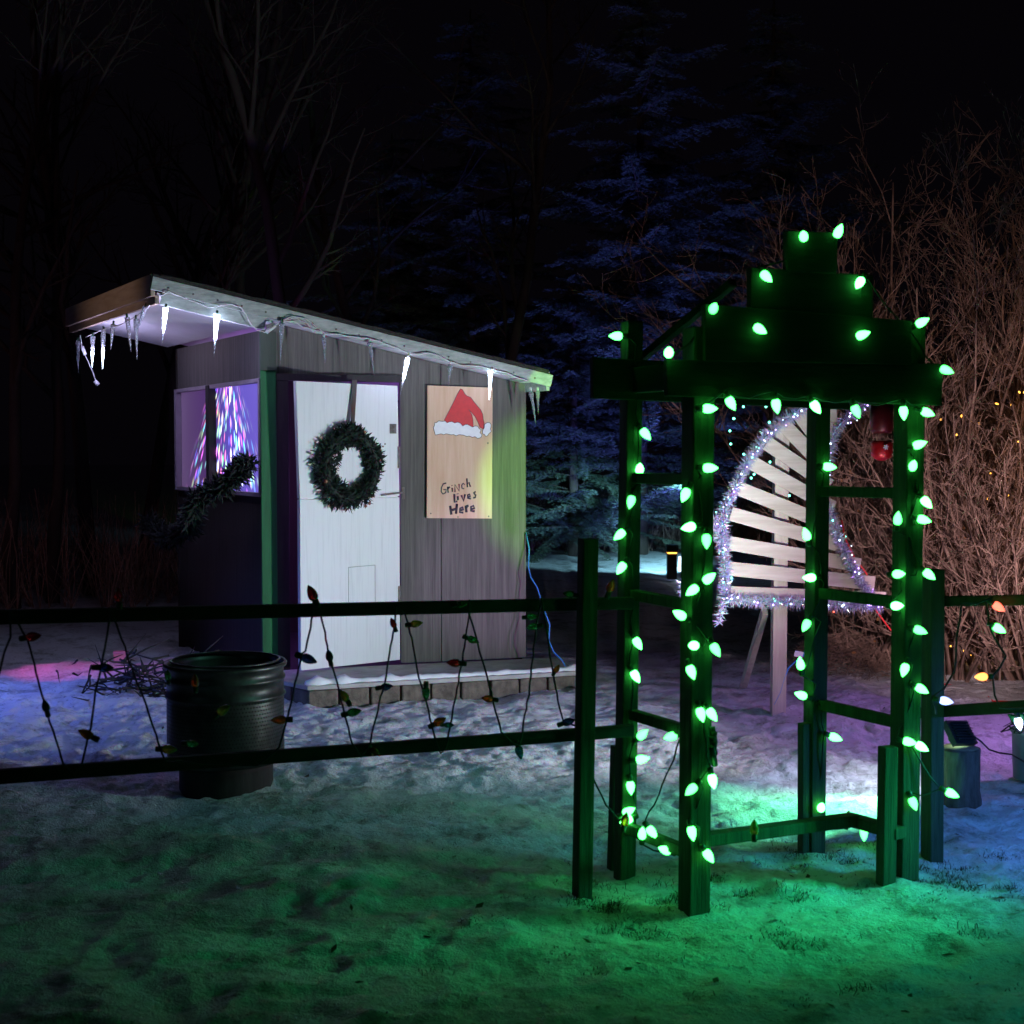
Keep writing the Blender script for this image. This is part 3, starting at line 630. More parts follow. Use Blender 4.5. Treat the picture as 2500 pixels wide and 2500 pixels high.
pa = at(1700, 2052, Ypost('fl') + .05); pc = at(2086, 2000, 5.55); b = MB(); b.beam(pa, pc, .06, .045, (pc - pa).cross(UP).normalized()); b.build('bottom_plank', M['post'], gate, .004)
pa = at(2066, 1998, 5.60); pc = at(2200, 2035, 5.36); b = MB(); b.beam(pa, pc, .06, .045, (pc - pa).cross(UP).normalized()); b.build('bottom_plank', M['post'], gate, .004)
# front stepped board: one plane through the two front posts, in front of them
fl0 = P['fl'][0] + gn * .062
def fp(px, py, off=0):
    P0 = fl0 + gn * off; r = ray(px, py); C0 = V(0, 0, CAMZ); k = (P0 - C0).dot(gn) / r.dot(gn); return C0 + r * k
for nm, poly, off in (('top_board', [(1628, 878), (2302, 888), (2300, 990), (1630, 966)], 0), ('top_board', [(1722, 742), (2226, 783), (2226, 890), (1722, 882)], .004),
                 ('top_board', [(1833, 652), (2132, 672), (2132, 786), (1833, 756)], .001), ('top_board', [(1921, 563), (2046, 568), (2043, 668), (1922, 664)], .003)):
    b = MB(); b.prism([fp(x, y, off) for x, y in poly], -gn * .03); b.build(nm, M['board'], gate, .003)
# side beams and the back board
bl0 = P['bl'][0] + gn * .055
def bp_(px, py):
    r = ray(px, py); C0 = V(0, 0, CAMZ); k = (bl0 - C0).dot(gn) / r.dot(gn); return C0 + r * k
b = MB(); b.prism([bp_(1448, 872), bp_(2075, 905), bp_(2075, 1000), bp_(1448, 972)], -gn * .03); b.build('back_board', M['board'], gate, .003)
gbeam((1540, 930), 'bl', (1700, 915), 'fl', .1, mt='board', name='side_beam'); gbeam((1998, 945), 'br', (2214, 930), 'fr', .1, mt='board', name='side_beam')
gbeam((1560, 880), 'bl', (1790, 690), 'fl', .03, mt='board', name='brace', off=.1)

# bulbs
def bulb(px, py, ang, Y, m, parent, sz=1.0, tilt=0, socket='socket', snap=True):
    """image tip direction `ang` (0 = right, 90 = up), centre at (px, py), distance Y"""
    c = at(px, py, Y); d = V(math.cos(R_(ang)) * math.cos(R_(tilt)), -math.sin(R_(tilt)), math.sin(R_(ang)) * math.cos(R_(tilt))).normalized()
    L = .054 * sz; r = .0168 * sz; base = c - d * L * .5
    Mx = Matrix.Translation(base) @ d.to_track_quat('Z', 'Y').to_matrix().to_4x4()
    prof = [(.55, 0), (.82, .08), (.97, .2), (1, .34), (.93, .5), (.76, .66), (.52, .8), (.27, .92), (.05, 1)]
    b = MB(); b.lathe([(a * r, z * L) for a, z in prof], None, n=12, M=Mx); o = b.build('bulb', m, parent)
    b = MB(); b.lathe([(.6 * r, -.026 * sz), (.66 * r, -.02 * sz), (.62 * r, .002)], None, n=10, M=Mx); b.build('socket', M[socket], o)
    return base - d * .026 * sz
D2 = 1.294
gstr = thing('green_light_string', 'lit string of large green bulbs wound over the timber archway', 'lights', gnd(1694, 2240))
Yfb = lambda px: fp(px, 800).y - .024
groups = {
 'board': ([(1516, 444, 120), (1583, 435, 70), (1447, 523, -50), (1621, 535, -125), (1347, 580, 75), (1741, 607, 30), (1435, 622, -35), (1629, 631, 20), (1262, 663, 95), (1787, 699, -25)], 'fb', 25),
 'under': ([(1340, 771, 0), (1380, 762, -60), (1465, 767, -80), (1540, 769, -55), (1616, 777, -65), (1705, 780, -85), (1751, 779, -20)], 'fb', 0),
 'bl': ([(1161, 634, 180), (1219, 820, -50), (1207, 883, 90), (1190, 948, 255), (1168, 1010, 220), (1171, 1073, 235), (1204, 1215, -60), (1200, 1277, -60), (1213, 1385, 45), (1213, 1432, 10), (1190, 1487, -85), (1187, 1530, 30), (1181, 1548, 200)], 'bl', 10),
 'fl': ([(1341, 883, 0), (1292, 935, 245), (1298, 995, 190), (1333, 1022, -90), (1339, 1090, 40), (1305, 1115, 215), (1281, 1159, 150), (1307, 1218, 170), (1351, 1227, -60), (1305, 1269, -70), (1323, 1349, -75), (1344, 1349, -55), (1345, 1475, -80), (1303, 1491, 220), (1306, 1573, -80), (1338, 1616, -55)], 'fl', 15),
 'low': ([(1264, 1390, 190), (1212, 1571, 90), (1231, 1571, -50), (1253, 1603, 155)], 'low', 20),
 'br': ([(1566, 881, -5), (1521, 1007, 110), (1526, 1090, 180), (1520, 1181, 240), (1510, 1251, 100), (1510, 1311, 160), (1577, 1392, -20), (1550, 1522, 90), (1630, 1575, -90)], 'br', 10),
 'fr': ([(1736, 838, 20), (1723, 877, 90), (1749, 949, -50), (1694, 977, 90), (1744, 981, -15), (1697, 1083, 10), (1754, 1085, -40), (1694, 1143, 10), (1737, 1190, -20), (1706, 1265, -110), (1740, 1301, -30), (1717, 1400, -10), (1740, 1410, -30), (1724, 1517, -70), (1797, 1498, -25)], 'fr', 15)}
def runcord(pts, r, seed, parent, m, step=.05, amp=.006, name='cord'):
    rnd = random.Random(seed); out = []
    for i in range(len(pts) - 1):
        d = (pts[i + 1] - pts[i]).length; n = max(1, int(d / step))
        for k in range(n):
            t = k / n; out.append(lerp(pts[i], pts[i + 1], t) + V(rnd.uniform(-amp, amp), rnd.uniform(-amp, amp) * .4, rnd.uniform(-amp, amp)) + V(0, 0, -.08 * min(d, .3) * math.sin(math.pi * t)))
    out.append(pts[-1]); b = MB(); b.tube(out, r, 5); return b.build(name, M[m], parent)
for gname, (lst, key, tilt) in groups.items():
    ends = []
    for i, (x, y, a) in enumerate(lst):
        px, py = x * D2, y * D2
        if key == 'fb': Yb = Yfb(px)
        elif key == 'low': Yb = lerp(Ypost('fl'), Ypost('bl'), min(1, max(0, (1694 - px) / 170))) - .06
        else: Yb = Ypost(key) - (.059 if key in ('fl', 'fr') else .049)
        tl = tilt + (35 if (x, y) in ((1516, 444), (1347, 580), (1262, 663), (1723, 877), (1207, 883), (1550, 1522), (1697, 1083), (1694, 1143), (1307, 1218)) else 0)
        ends.append(bulb(px, py, a, Yb, M[('lit_green', 'lit_green_hot', 'lit_green', 'lit_green_dim', 'lit_green')[(i * 7 + len(gname)) % 5]], gstr, 1.0 if key != 'br' else 1.03, tl))
    if gname == 'board': order = sorted(ends, key=lambda p: p.x)
    elif gname == 'under': order = sorted(ends, key=lambda p: p.x)
    else: order = sorted(ends, key=lambda p: -p.z)
    if key in ('fl', 'fr', 'bl', 'br'):
        # cord keeps to the post face
        pc = []
        for p in order:
            k = P[key]; t = (p.z - k[0].z) / (k[1].z - k[0].z); q = lerp(k[0], k[1], t)
            q = V(q.x, q.y, p.z) + gn * .055; pc += [p, lerp(q, p, .3) - UP * .03]
        order = pc
    runcord(order, .0035, len(ends), gstr, 'cord')
for x, y, a, m_, key in ((1153, 1105, 70, 'orange', 'bl'), (1600, 1541, 80, 'orange', 'br'), (1180, 1545, 80, 'orange', 'bl'), (1423, 1560, 90, 'yellow', 'fl')):
    bulb(x * D2, y * D2, a, Ypost(key) - .15, M['off_' + m_], gstr)
b = MB()  # plug clump on the front post
for k in range(5): b.tube([at(1738 + k % 2 * 6, 1775 + k * 12, 5.0 - .01 * k), at(1745 - k % 2 * 5, 1815 + k * 13, 5.0)], .012, 7)
b.build('plug_clump', M['cord'], gstr)

# ------------------------------------------------------------------ fences
def fence(name, label, rails, posts, group):
    t = thing(name, label, 'fence', posts[0][0], group)
    for (p0, p1, w_, h) in rails:
        d = (p1 - p0); b = MB(); b.beam(p0, p1, w_, h, d.cross(UP).normalized()); b.build('rail', M['rail'], t, .004)
    for (p0, p1, w_, m_) in posts:
        b = MB(); b.beam(V(p0.x, p0.y, -.1), p1, w_, w_, V(.93, .36, 0)); b.build('post', M[m_], t, .005)
    return t
g = gnd(1420, 2188)
fence('rail_fence', 'low two rail timber fence left of the archway, hung with unlit coloured bulbs',
      [(at(-60, 1508, 4.45), at(1545, 1472, 5.42), .03, .047), (at(-60, 1900, 4.45), at(1545, 1783, 5.42), .03, .047)],
      [(g, at(1436, 1315, g.y), .062, 'post')], 'rail fences beside the archway')
g5 = gnd(2276, 2095)
fence('rail_fence', 'low two rail timber fence right of the archway, with lit bulbs by the bucket',
      [(at(2235, 1469, 5.88), at(2600, 1463, 5.35), .03, .042), (at(2235, 1741, 5.88), at(2600, 1718, 5.3), .03, .048)],
      [(g5, at(2278, 1390, g5.y), .068, 'post')], 'rail fences beside the archway')
# unlit string on the left fence
fs = thing('fence_light_string', 'dark cord with unlit coloured bulbs zigzagging between the left fence rails', 'lights', gnd(700, 2250), 'light strings on the fences')
def fY(px): return lerp(4.42, 5.39, (px + 60) / 1605) - .035
def zB(x, y): return 600 + x / 2.273, 1350 + y / 2.273
def zA(x, y): return x / 2.576, 1350 + y / 2.576
strands = [[zA(65, 360), zA(65, 530), zA(10, 680), zA(-20, 820), zA(-120, 1380)], [zA(65, 360), zA(170, 540), zA(215, 700), zA(280, 950), zA(350, 1180), zA(400, 1330), zA(470, 1390), zA(515, 1320), zA(570, 1100), zA(600, 870), zA(650, 650), zA(700, 360)],
 [zA(700, 360), zA(880, 860), zA(950, 1050), zA(1010, 1240), zA(1040, 1310), zB(60, 1180), zB(190, 1080), zB(240, 880), zB(310, 560), zB(335, 540), zB(380, 290)],
 [zB(380, 290), zB(410, 300), zB(430, 400), zB(460, 560), zB(515, 760), zB(550, 900), zB(585, 1055), zB(640, 1130), zB(690, 1050), zB(730, 880), zB(770, 720), zB(825, 400), zB(835, 280)],
 [zB(835, 280), zB(880, 340), zB(905, 400), zB(960, 700), zB(1015, 870), zB(1040, 1000), zB(1080, 1110), zB(1110, 1090), zB(1150, 870), zB(1200, 600), zB(1240, 350), zB(1240, 260)],
 [zB(1240, 260), zB(1245, 350), zB(1280, 470), zB(1340, 700), zB(1420, 990), zB(1480, 1060), zB(1520, 1060), zB(1570, 790), zB(1610, 420), zB(1640, 250)],
 [zB(1640, 250), zB(1655, 340), zB(1700, 640), zB(1740, 860), zB(1765, 940), zB(1850, 965), zB(1840, 1090), zB(1900, 1200), (1480, 1965), (1510, 2000)]]
for i, st in enumerate(strands):
    pts = [at(x, y, fY(x) - (.0 if 1500 < y < 1780 else .015)) for x, y in st]; rnd = random.Random(i)
    out = []
    for k in range(len(pts) - 1):
        n = max(1, int((pts[k + 1] - pts[k]).length / .025))
        for j in range(n): out.append(lerp(pts[k], pts[k + 1], j / n) + V(rnd.uniform(-1, 1), rnd.uniform(-1, 1), rnd.uniform(-1, 1)) * .0022)
    out.append(pts[-1]); b = MB(); b.tube(out, .0038, 5); b.build('cord', M['cord_black'], fs)
for (f, x, y, c, a, sz) in ((zA, 215, 525, 'red', 10, 1), (zA, 285, 958, 'blue', 100, .8), (zA, 670, 722, 'blue', 0, 1), (zA, 535, 1135, 'orange', 150, 1), (zA, 1225, 800, 'orange', 90, .9),
    (zA, 1410, 985, 'yellow', 35, 1), (zA, 1215, 1200, 'green', 0, .8), (zA, 1070, 1235, 'yellow', 0, 1), (zA, 1750, 1050, 'orange', 180, 1), (zA, 1055, 765, 'green', 90, .7), (zA, 745, 262, 'red', 90, 1),
    (zB, 365, 220, 'red', 112, 1.15), (zB, 355, 592, 'blue', -20, 1.1), (zB, 462, 566, 'blue', 100, .85), (zB, 816, 386, 'red', 110, .85), (zB, 950, 392, 'yellow', 10, 1), (zB, 1265, 485, 'green', -20, 1),
    (zB, 1200, 285, 'green', 10, .9), (zB, 1150, 610, 'red', 175, 1.15), (zB, 1590, 355, 'green', 5, .9), (zB, 1585, 412, 'green', 190, 1), (zB, 545, 790, 'yellow', 120, .9), (zB, 605, 882, 'green', 15, 1),
    (zB, 785, 742, 'blue', 10, 1), (zB, 1000, 785, 'green', -90, 1.1), (zB, 1080, 932, 'orange', 30, 1.15), (zB, 1130, 955, 'teal', 0, .8), (zB, 1338, 808, 'orange', 170, 1), (zB, 1728, 640, 'orange', 60, .8),
    (zB, 720, 1105, 'orange', -40, 1), (zB, 1520, 1110, 'teal', -75, 1.15), (zB, 1840, 1285, 'green', 80, 1), (zB, 1790, 228, 'green', 170, 1), (zB, 1795, 935, 'blue', 20, 1.1)):
    px, py = f(x, y); bulb(px, py, a, fY(px) - .015, M['off_' + c], fs, sz * (.82 if px > 900 else .95), 10)
fr = thing('fence_light_string', 'string with four lit bulbs, red, green, orange and blue, on the right fence', 'lights', gnd(2400, 2100), 'light strings on the fences')
ends = []
for x, y, c, a in ((1885, 1146, 'lit_red', -35), (1886, 1187, 'lit_green', -30), (1850, 1277, 'lit_orange', 180), (1786, 1323, 'lit_blue', -10)):
    ends.append(bulb(x * D2, y * D2, a, 5.5, M[c], fr, 1.0, 10))
runcord([at(2285, 1745, 5.6), ends[3], at(2330, 1640, 5.55), at(2345, 1470, 5.55), at(2420, 1460, 5.45), ends[0], ends[1], at(2460, 1600, 5.5), ends[2], at(2440, 1725, 5.45), at(2530, 1715, 5.3)], .0045, 5, fr, 'cord_black')

# ------------------------------------------------------------------ fan of slats
YF = 8.9
gf = gnd(1903, 1748)
fan = thing('slat_fan', 'tall decoration of pale pine slats fanned out on a post, behind the archway', 'decoration', V(gf.x, gf.y, 0))
b = MB(); b.beam(V(gf.x, gf.y + .06, -.1), at(1908, 1000, gf.y + .06), .09, .09, V(1, 0, 0)); b.build('post', M['pine_post'], fan, .004)
b = MB(); b.beam(at(1868, 1490, gf.y + .12), gnd(1812, 1685), .04, .06, V(1, 0, 0)); b.build('brace', M['pine_post'], fan, .003)
slats = [((1782, 1448), (2162, 1462)), ((1780, 1388), (2135, 1424)), ((1780, 1326), (2100, 1380)), ((1784, 1254), (2056, 1332)), ((1798, 1190), (2042, 1288)), ((1832, 1128), (2034, 1240)), ((1872, 1082), (2026, 1186)), ((1912, 1036), (2020, 1148)), ((1946, 1004), (2018, 1102)), ((1984, 984), (2022, 1066)), ((2022, 980), (2030, 1060))]
for i, (a, c) in enumerate(slats):
    Yo = gf.y - .015 - .0045 * i; p0 = at(*a, Yo); p1 = at(*c, Yo); b = MB(); b.beam(p0, p1, .018, .09, V(0, 1, 0)); b.build('slat', M['pine'], fan, .002)
tins = thing('tinsel_garland', 'glittering silver and violet tinsel edging the fanned pine slats', 'tinsel', V(gf.x, gf.y - .1, 0))
def tinsel(path, Y, r, dens, seed):
    rnd = random.Random(seed); P_ = [at(x, y, Y) for x, y in path]; b = MB()
    for i in range(len(P_) - 1):
        a, c = P_[i], P_[i + 1]; n = int((c - a).length * dens)
        for k in range(n):
            p = lerp(a, c, rnd.random()); d = V(rnd.gauss(0, 1), rnd.gauss(0, 1), rnd.gauss(0, 1)).normalized(); L = r * rnd.uniform(.5, 1.2)
            s_ = d.cross(V(rnd.gauss(0, 1), rnd.gauss(0, 1), rnd.gauss(0, 1))).normalized() * .0022
            m_ = p + d * L * .5 + s_ * rnd.uniform(-2, 2)
            b.add([p - s_, p + s_, m_ + s_ * 1.5, m_ - s_], [(0, 1, 2, 3)]); e = p + d * L; b.add([m_ - s_, m_ + s_, e], [(0, 1, 2)])
    return b.build('strand', M['tinsel'], tins)
tinsel([(1958, 1000), (1925, 1020), (1880, 1055), (1850, 1092), (1818, 1140), (1795, 1190), (1772, 1235), (1762, 1275), (1768, 1330), (1772, 1400), (1768, 1460)], gf.y - .06, .06, 3600, 1)
tinsel([(1742, 1262), (1752, 1300), (1765, 1330)], gf.y - .08, .07, 1800, 2)
tinsel([(1768, 1460), (1758, 1500), (1755, 1522)], gf.y - .06, .05, 1700, 3)
tinsel([(1768, 1462), (1850, 1468), (1950, 1472), (2060, 1478), (2150, 1480)], gf.y - .09, .06, 2300, 4)
tinsel([(2150, 1476), (2110, 1430), (2075, 1375), (2045, 1310), (2030, 1265), (2018, 1230)], gf.y - .07, .055, 2100, 5)
tinsel([(2015, 1165), (2022, 1110), (2035, 1060), (2065, 1020), (2100, 995), (2140, 978)], gf.y - .07, .06, 2100, 6)
tinsel([(1955, 1002), (1990, 985), (2030, 978)], gf.y - .07, .06, 2100, 7)
tinsel([(1668, 1415), (1664, 1440), (1668, 1460)], gf.y - .05, .05, 1800, 8)
rnd = random.Random(5)
tp = [(1940, 1015), (1880, 1058), (1835, 1115), (1808, 1160), (1790, 1200), (1750, 1280), (1770, 1340), (1765, 1420), (1790, 1465), (1850, 1470), (1890, 1475), (1930, 1478), (2000, 1475), (2060, 1482), (2120, 1478), (2090, 1400), (2050, 1320), (2032, 1270), (2030, 1080), (2080, 1010), (2120, 990), (1960, 1000), (1765, 1500), (1800, 1462), (2035, 1495)]
segs_ = [((1958, 1000), (1850, 1092)), ((1850, 1092), (1772, 1235)), ((1765, 1240), (1770, 1460)), ((1770, 1465), (2150, 1482)), ((2150, 1476), (2018, 1230)), ((2018, 1165), (2035, 1060)), ((2035, 1060), (2140, 978))]
for i in range(60):
    a_, c_ = segs_[i % 7]; t_ = rnd.random(); tp.append((lerp(a_[0], c_[0], t_) + rnd.gauss(0, 6), lerp(a_[1], c_[1], t_) + rnd.gauss(0, 6)))
for i, (x, y) in enumerate(tp):
    b = MB(); r = .006 if i < 25 else rnd.uniform(.003, .0055); p = at(x + rnd.uniform(-4, 4), y + rnd.uniform(-4, 4), gf.y - .12)
    b.lathe([(r * math.sin(t), -r * math.cos(t)) for t in [.1 + (math.pi - .2) * k / 5 for k in range(6)]], None, n=8, M=Matrix.Translation(p))
    b.build('mini_light', M[('lit_violet', 'lit_white', 'lit_teal', 'lit_white', 'lit_violet')[i % 5] if i != 24 else 'lit_red'], tins)  # fairy lights, plus added glowing dots that imitate tinsel sparkle
# teal mini lights behind the fan
tl = thing('mini_light_string', 'sparse string of tiny teal lights in the dark branches behind the pine fan', 'lights', at(1790, 1080, 9.6))
pp = []
for x, y in ((1791, 1022), (1815, 993), (1870, 993), (1792, 1022), (1782, 1052), (1784, 1084), (1878, 1031), (1880, 1128), (1834, 1167), (1841, 1158), (1816, 1109), (1927, 1210), (1786, 1411)):
    p = at(x, y, 9.6); pp.append(p); b = MB(); r = .0085
    b.lathe([(r * math.sin(t), -r * math.cos(t)) for t in [.1 + (math.pi - .2) * k / 5 for k in range(6)]], None, n=8, M=Matrix.Translation(p)); b.build('mini_light', M['lit_teal'], tl)
runcord(pp, .0018, 3, tl, 'cord', .08, .01)
# red foil ornament
orn = thing('hanging_ornament', 'dark red foil ornament with a white snowflake hanging beside the archway post', 'ornament', at(2155, 1125, 8.0))
b = MB(); c = at(2152, 1058, 8.0)
b.lathe([(.05, .17), (.062, .165), (.066, .02), (.05, .0)], None, n=20, M=Matrix.Translation(c)); b.build('cap', mat('dark_foil', (.08, .004, .01), .4, metal=.4, color2=(.12, .01, .01), scale=(30, 30, 30)), orn)
b = MB(); b.lathe([(.02, 0), (.055, .02), (.062, .05), (.062, .1), (.055, .115)], None, n=20, M=Matrix.Translation(at(2152, 1125, 8.0))); b.build('bell', M['foil'], orn)
b = MB(); c = at(2163, 1092, 7.92)
for k in range(3):
    a = math.pi * k / 3 + .2; d = V(math.cos(a), 0, math.sin(a)) * .016; b.beam(c - d, c + d, .003, .005, V(0, 1, 0))
b.build('snowflake', M['white_paint'], orn)
b = MB(); b.tube([at(2152, 985, 8.0), at(2150, 900, 8.05)], .002, 5); b.build('thread', M['cord'], orn)
# cords of the fan and shed
b = MB(); b.tube([at(x, y, gf.y + .02) for x, y in ((1975, 1538), (1972, 1560), (1968, 1580), (1962, 1600), (1945, 1612), (1925, 1630), (1915, 1655), (1905, 1690), (1890, 1720))], .006, 6)
bc = b.build('cord', M['cord_blue']); tag(bc, 'blue extension cord with a paper tag hanging behind the pine post', 'cord', 'extension cords')
b = MB(); b.box(at(1950, 1597, gf.y - .02), .055, .003, .038, (V(.95, 0, -.2), V(0, 1, 0), V(.2, 0, .95))); b.build('paper_tag', M['tagpaper'], bc)
b = MB()
pl = [(1284, 1300), (1292, 1340), (1290, 1385), (1296, 1410), (1312, 1435), (1320, 1462), (1330, 1492), (1342, 1525), (1340, 1565), (1352, 1592), (1372, 1612), (1388, 1640), (1398, 1670)]
b.tube([at(x, y, 10.55 - .06 * i) for i, (x, y) in enumerate(pl)], .0055, 6)
tag(b.build('cord', M['cord_blue']), 'thin blue extension cord drooping down the right corner of the shed', 'cord', 'extension cords')
b = MB(); b.tube([at(2055, 1270, 8.95), at(2062, 1312, 8.95), at(2085, 1360, 8.95), at(2115, 1400, 8.95), at(2122, 1425, 9.0), at(2138, 1490, 9.1), at(2172, 1535, 9.1), at(2220, 1590, 9.2), at(2258, 1640, 9.3), gnd(2290, 1668), gnd(2330, 1674), gnd(2380, 1675), gnd(2400, 1690), gnd(2425, 1712), gnd(2520, 1715)], .006, 6)
tag(b.build('cord', M['cord_red']), 'red extension cord running from the tinsel down onto snow below the hedge', 'cord', 'extension cords')

# ------------------------------------------------------------------ flood light, stump, bucket, drum
gs = gnd(2342, 1950); rs = .095
stump = thing('log_stump', 'upright cut log carrying a black floodlight, right of the archway', 'log', V(gs.x, gs.y, 0))
b = MB(); rnd = random.Random(2); n = 28; prof = []
for z in (-.05, .0, .04, .12, .2, .245, .252):
    prof.append((rs * (1.12 if z < .02 else 1) * (1 if z < .25 else .94), z))
b.lathe(prof, None, n=n, M=Matrix.Translation(V(gs.x, gs.y, 0)))
for i in range(len(b.v)):
    x, y, z = b.v[i]; a = math.atan2(y - gs.y, x - gs.x); k = 1 + .05 * math.sin(a * 3 + 1) + .03 * math.sin(a * 7 + z * 5) + rnd.uniform(-.015, .015); b.v[i] = (gs.x + (x - gs.x) * k, gs.y + (y - gs.y) * k, z)
b.build('trunk', M['stump'], stump)
b = MB(); b.lathe([(rs * .9, .251), (rs * .88, .256)], None, n=24, M=Matrix.Translation(V(gs.x, gs.y, 0))); b.build('cut_face', M['cut'], stump)
fl = thing('floodlight', 'black LED floodlight tilted on top of the cut log', 'floodlight', V(gs.x, gs.y, .26))
fc = at(2343, 1790, gs.y); fdir = (V(-.5, .6, -.6)).normalized(); fs_ = V(.9, .45, 0).normalized(); fs_ = (fs_ - fdir * fs_.dot(fdir)).normalized(); fu = fdir.cross(fs_)
b = MB(); b.box(fc, .165, .032, .125, (fs_, fdir, fu)); 
for k in range(7): b.box(fc - fdir * .022 + fu * (.045 - k * .015), .13, .02, .004, (fs_, fdir, fu))
b.build('housing', M['plastic'], fl, .004)
b = MB(); b.box(fc + fdir * .0185, .125, .003, .09, (fs_, fdir, fu)); b.build('lens', M['led'], fl)
b = MB(); 
for k in (-1, 1): b.tube([fc + fs_ * .08 * k, fc + fs_ * .08 * k - UP * .03 - fdir * .0, V(gs.x, gs.y, .258) + fs_ * .05 * k], .005, 6)
b.build('bracket', M['plastic'], fl)
b = MB(); b.tube([fc - fdir * .02 + V(.02, 0, 0), at(2395, 1810, gs.y), at(2415, 1830, gs.y), at(2440, 1838, 6.7), at(2470, 1842, 6.6), at(2500, 1860, 6.5), at(2540, 1890, 6.4)], .0045, 6); b.build('cable', M['plastic'], fl)
# bucket
gb = gnd(2500, 1905); bk = thing('bucket', 'leaning green metal bucket at the right edge with tangled bulbs on it', 'bucket', V(gb.x, gb.y, 0))
Mx = Matrix.Translation(V(gb.x + .02, gb.y, 0)) @ Matrix.Rotation(R_(8), 4, 'Y')
b = MB(); b.lathe([(.07, 0), (.075, .005), (.115, .235), (.12, .24), (.12, .25), (.112, .245), (.07, .02)], None, n=28, M=Mx); b.build('body', M['bucket'], bk)
b = MB(); b.lathe([(.122, .236), (.125, .243), (.122, .25)], None, n=28, M=Mx, cap=False); b.build('rim', M['bucket'], bk)
bs = thing('bulb_bundle', 'tangle of green cord with one lit white bulb on the bucket rim', 'lights', at(2480, 1785, gb.y - .05))
rnd = random.Random(3); b = MB(); c = at(2488, 1770, gb.y - .05); pts = [c + V(rnd.gauss(0, .035), rnd.gauss(0, .03), rnd.gauss(0, .02)) for _ in range(40)]; b.tube(pts, .004, 5); b.build('cord', M['cord'], bs)
bulb(2488, 1768, -80, gb.y - .13, M['lit_white'], bs, 1.25, 10)
for k in range(5): 
    p = c + V(rnd.gauss(0, .04), -.02, rnd.gauss(0, .02)); bulb(2470 + k * 9, 1750 + (k * 7) % 20, 150 + 50 * k, gb.y - .09, M['off_green'], bs, .9)
# perforated drum
gd = gnd(548, 1922); DX, DY = gd.x, gd.y + .05
dr = thing('metal_drum', 'perforated galvanised washing drum used as a fire barrel before the shed', 'drum', V(DX, DY, 0))
T = Matrix.Translation(V(DX, DY, 0)); RD = .30
b = MB(); b.lathe([(.225, -.05), (.235, .0), (.235, .1), (.25, .13)], None, n=40, M=T); b.build('base', M['frame_dark'], dr)
b = MB(); prof = [(.24, .13), (.285, .135), (.292, .17), (.292, .45)]
for zz in (.47, .555): prof += [(.292, zz - .012), (.3, zz - .006), (.3, zz + .006), (.292, zz + .012)]
prof += [(.292, .60), (.306, .612), (.31, .625), (.302, .636), (.29, .63), (.286, .60), (.28, .2), (.0, .19)]
b.lathe(prof, None, n=72, M=T, cap=False)
for row in range(15):
    z = .19 + row * .019
    for k in range(110):
        a = 2 * math.pi * (k + .5 * (row % 2)) / 110; r = .2935; c = V(DX + r * math.cos(a), DY + r * math.sin(a), z)
        if math.sin(a) > .35: continue
        tv = V(-math.sin(a), math.cos(a), 0); b.add([c + tv * .0042 * math.cos(q) + UP * .0042 * math.sin(q) for q in [i * math.pi / 3 for i in range(6)]], [(0, 1, 2, 3, 4, 5)], 1)
b.build('shell', [M['drum'], M['black']], dr)
b = MB(); b.tube([V(DX + .27 * math.cos(a), DY + .27 * math.sin(a), .642) for a in [2 * math.pi * k / 48 for k in range(49)]], .006, 6, cap=False); b.build('rim', M['drum'], dr)
# brush pile and small pink box
rnd = random.Random(21); b = MB(); gp = gnd(345, 1690)
for k in range(170):
    p = V(gp.x + rnd.gauss(.15, .28), gp.y + rnd.gauss(0, .2), abs(rnd.gauss(.06, .09))); d = V(rnd.gauss(0, 1), rnd.gauss(0, .7), rnd.gauss(0, .25)).normalized() * rnd.uniform(.12, .4)
    b.tube([p, p + d * .5 + V(0, 0, rnd.uniform(-.02, .04)), p + d], [.009, .006, .002], 5)
tag(b.build('brush_pile', M['frame_dark']), 'heap of dark cut branches on the snow left of the metal drum', 'brush pile')
gx = gnd(296, 1622); b = MB(); b.box(V(gx.x, gx.y, .06), .1, .08, .07, (V(1, .05, 0), V(-.05, 1, 0), UP)); b.box(V(gx.x, gx.y, .1), .11, .085, .012, (V(1, .05, 0), V(-.05, 1, 0), UP))
tag(b.build('small_box', M['pink_box'], None, .004), 'small pink lit box on the snow beside the brush heap', 'box')
# far lamp fixture
gl = gnd(1640, 1412); b = MB(); fx = thing('garden_light', 'dark boxy garden floodlight far off on the lit snow bank', 'lamp', V(gl.x, gl.y, 0))
b.box(V(gl.x, gl.y, .16), .13, .12, .34); b.build('body', M['plastic'], fx, .01)
b = MB(); b.box(V(gl.x, gl.y, .40), .15, .14, .1); b.build('head', M['plastic'], fx, .01)
b = MB(); b.box(V(gl.x, gl.y - .01, .342), .12, .12, .012); b.build('glow_strip', M['lit_amber'], fx)
b = MB(); b.box(at(1666, 1377, gl.y), .1, .06, .2); b.build('lens', M['lit_white'], fx, .01)

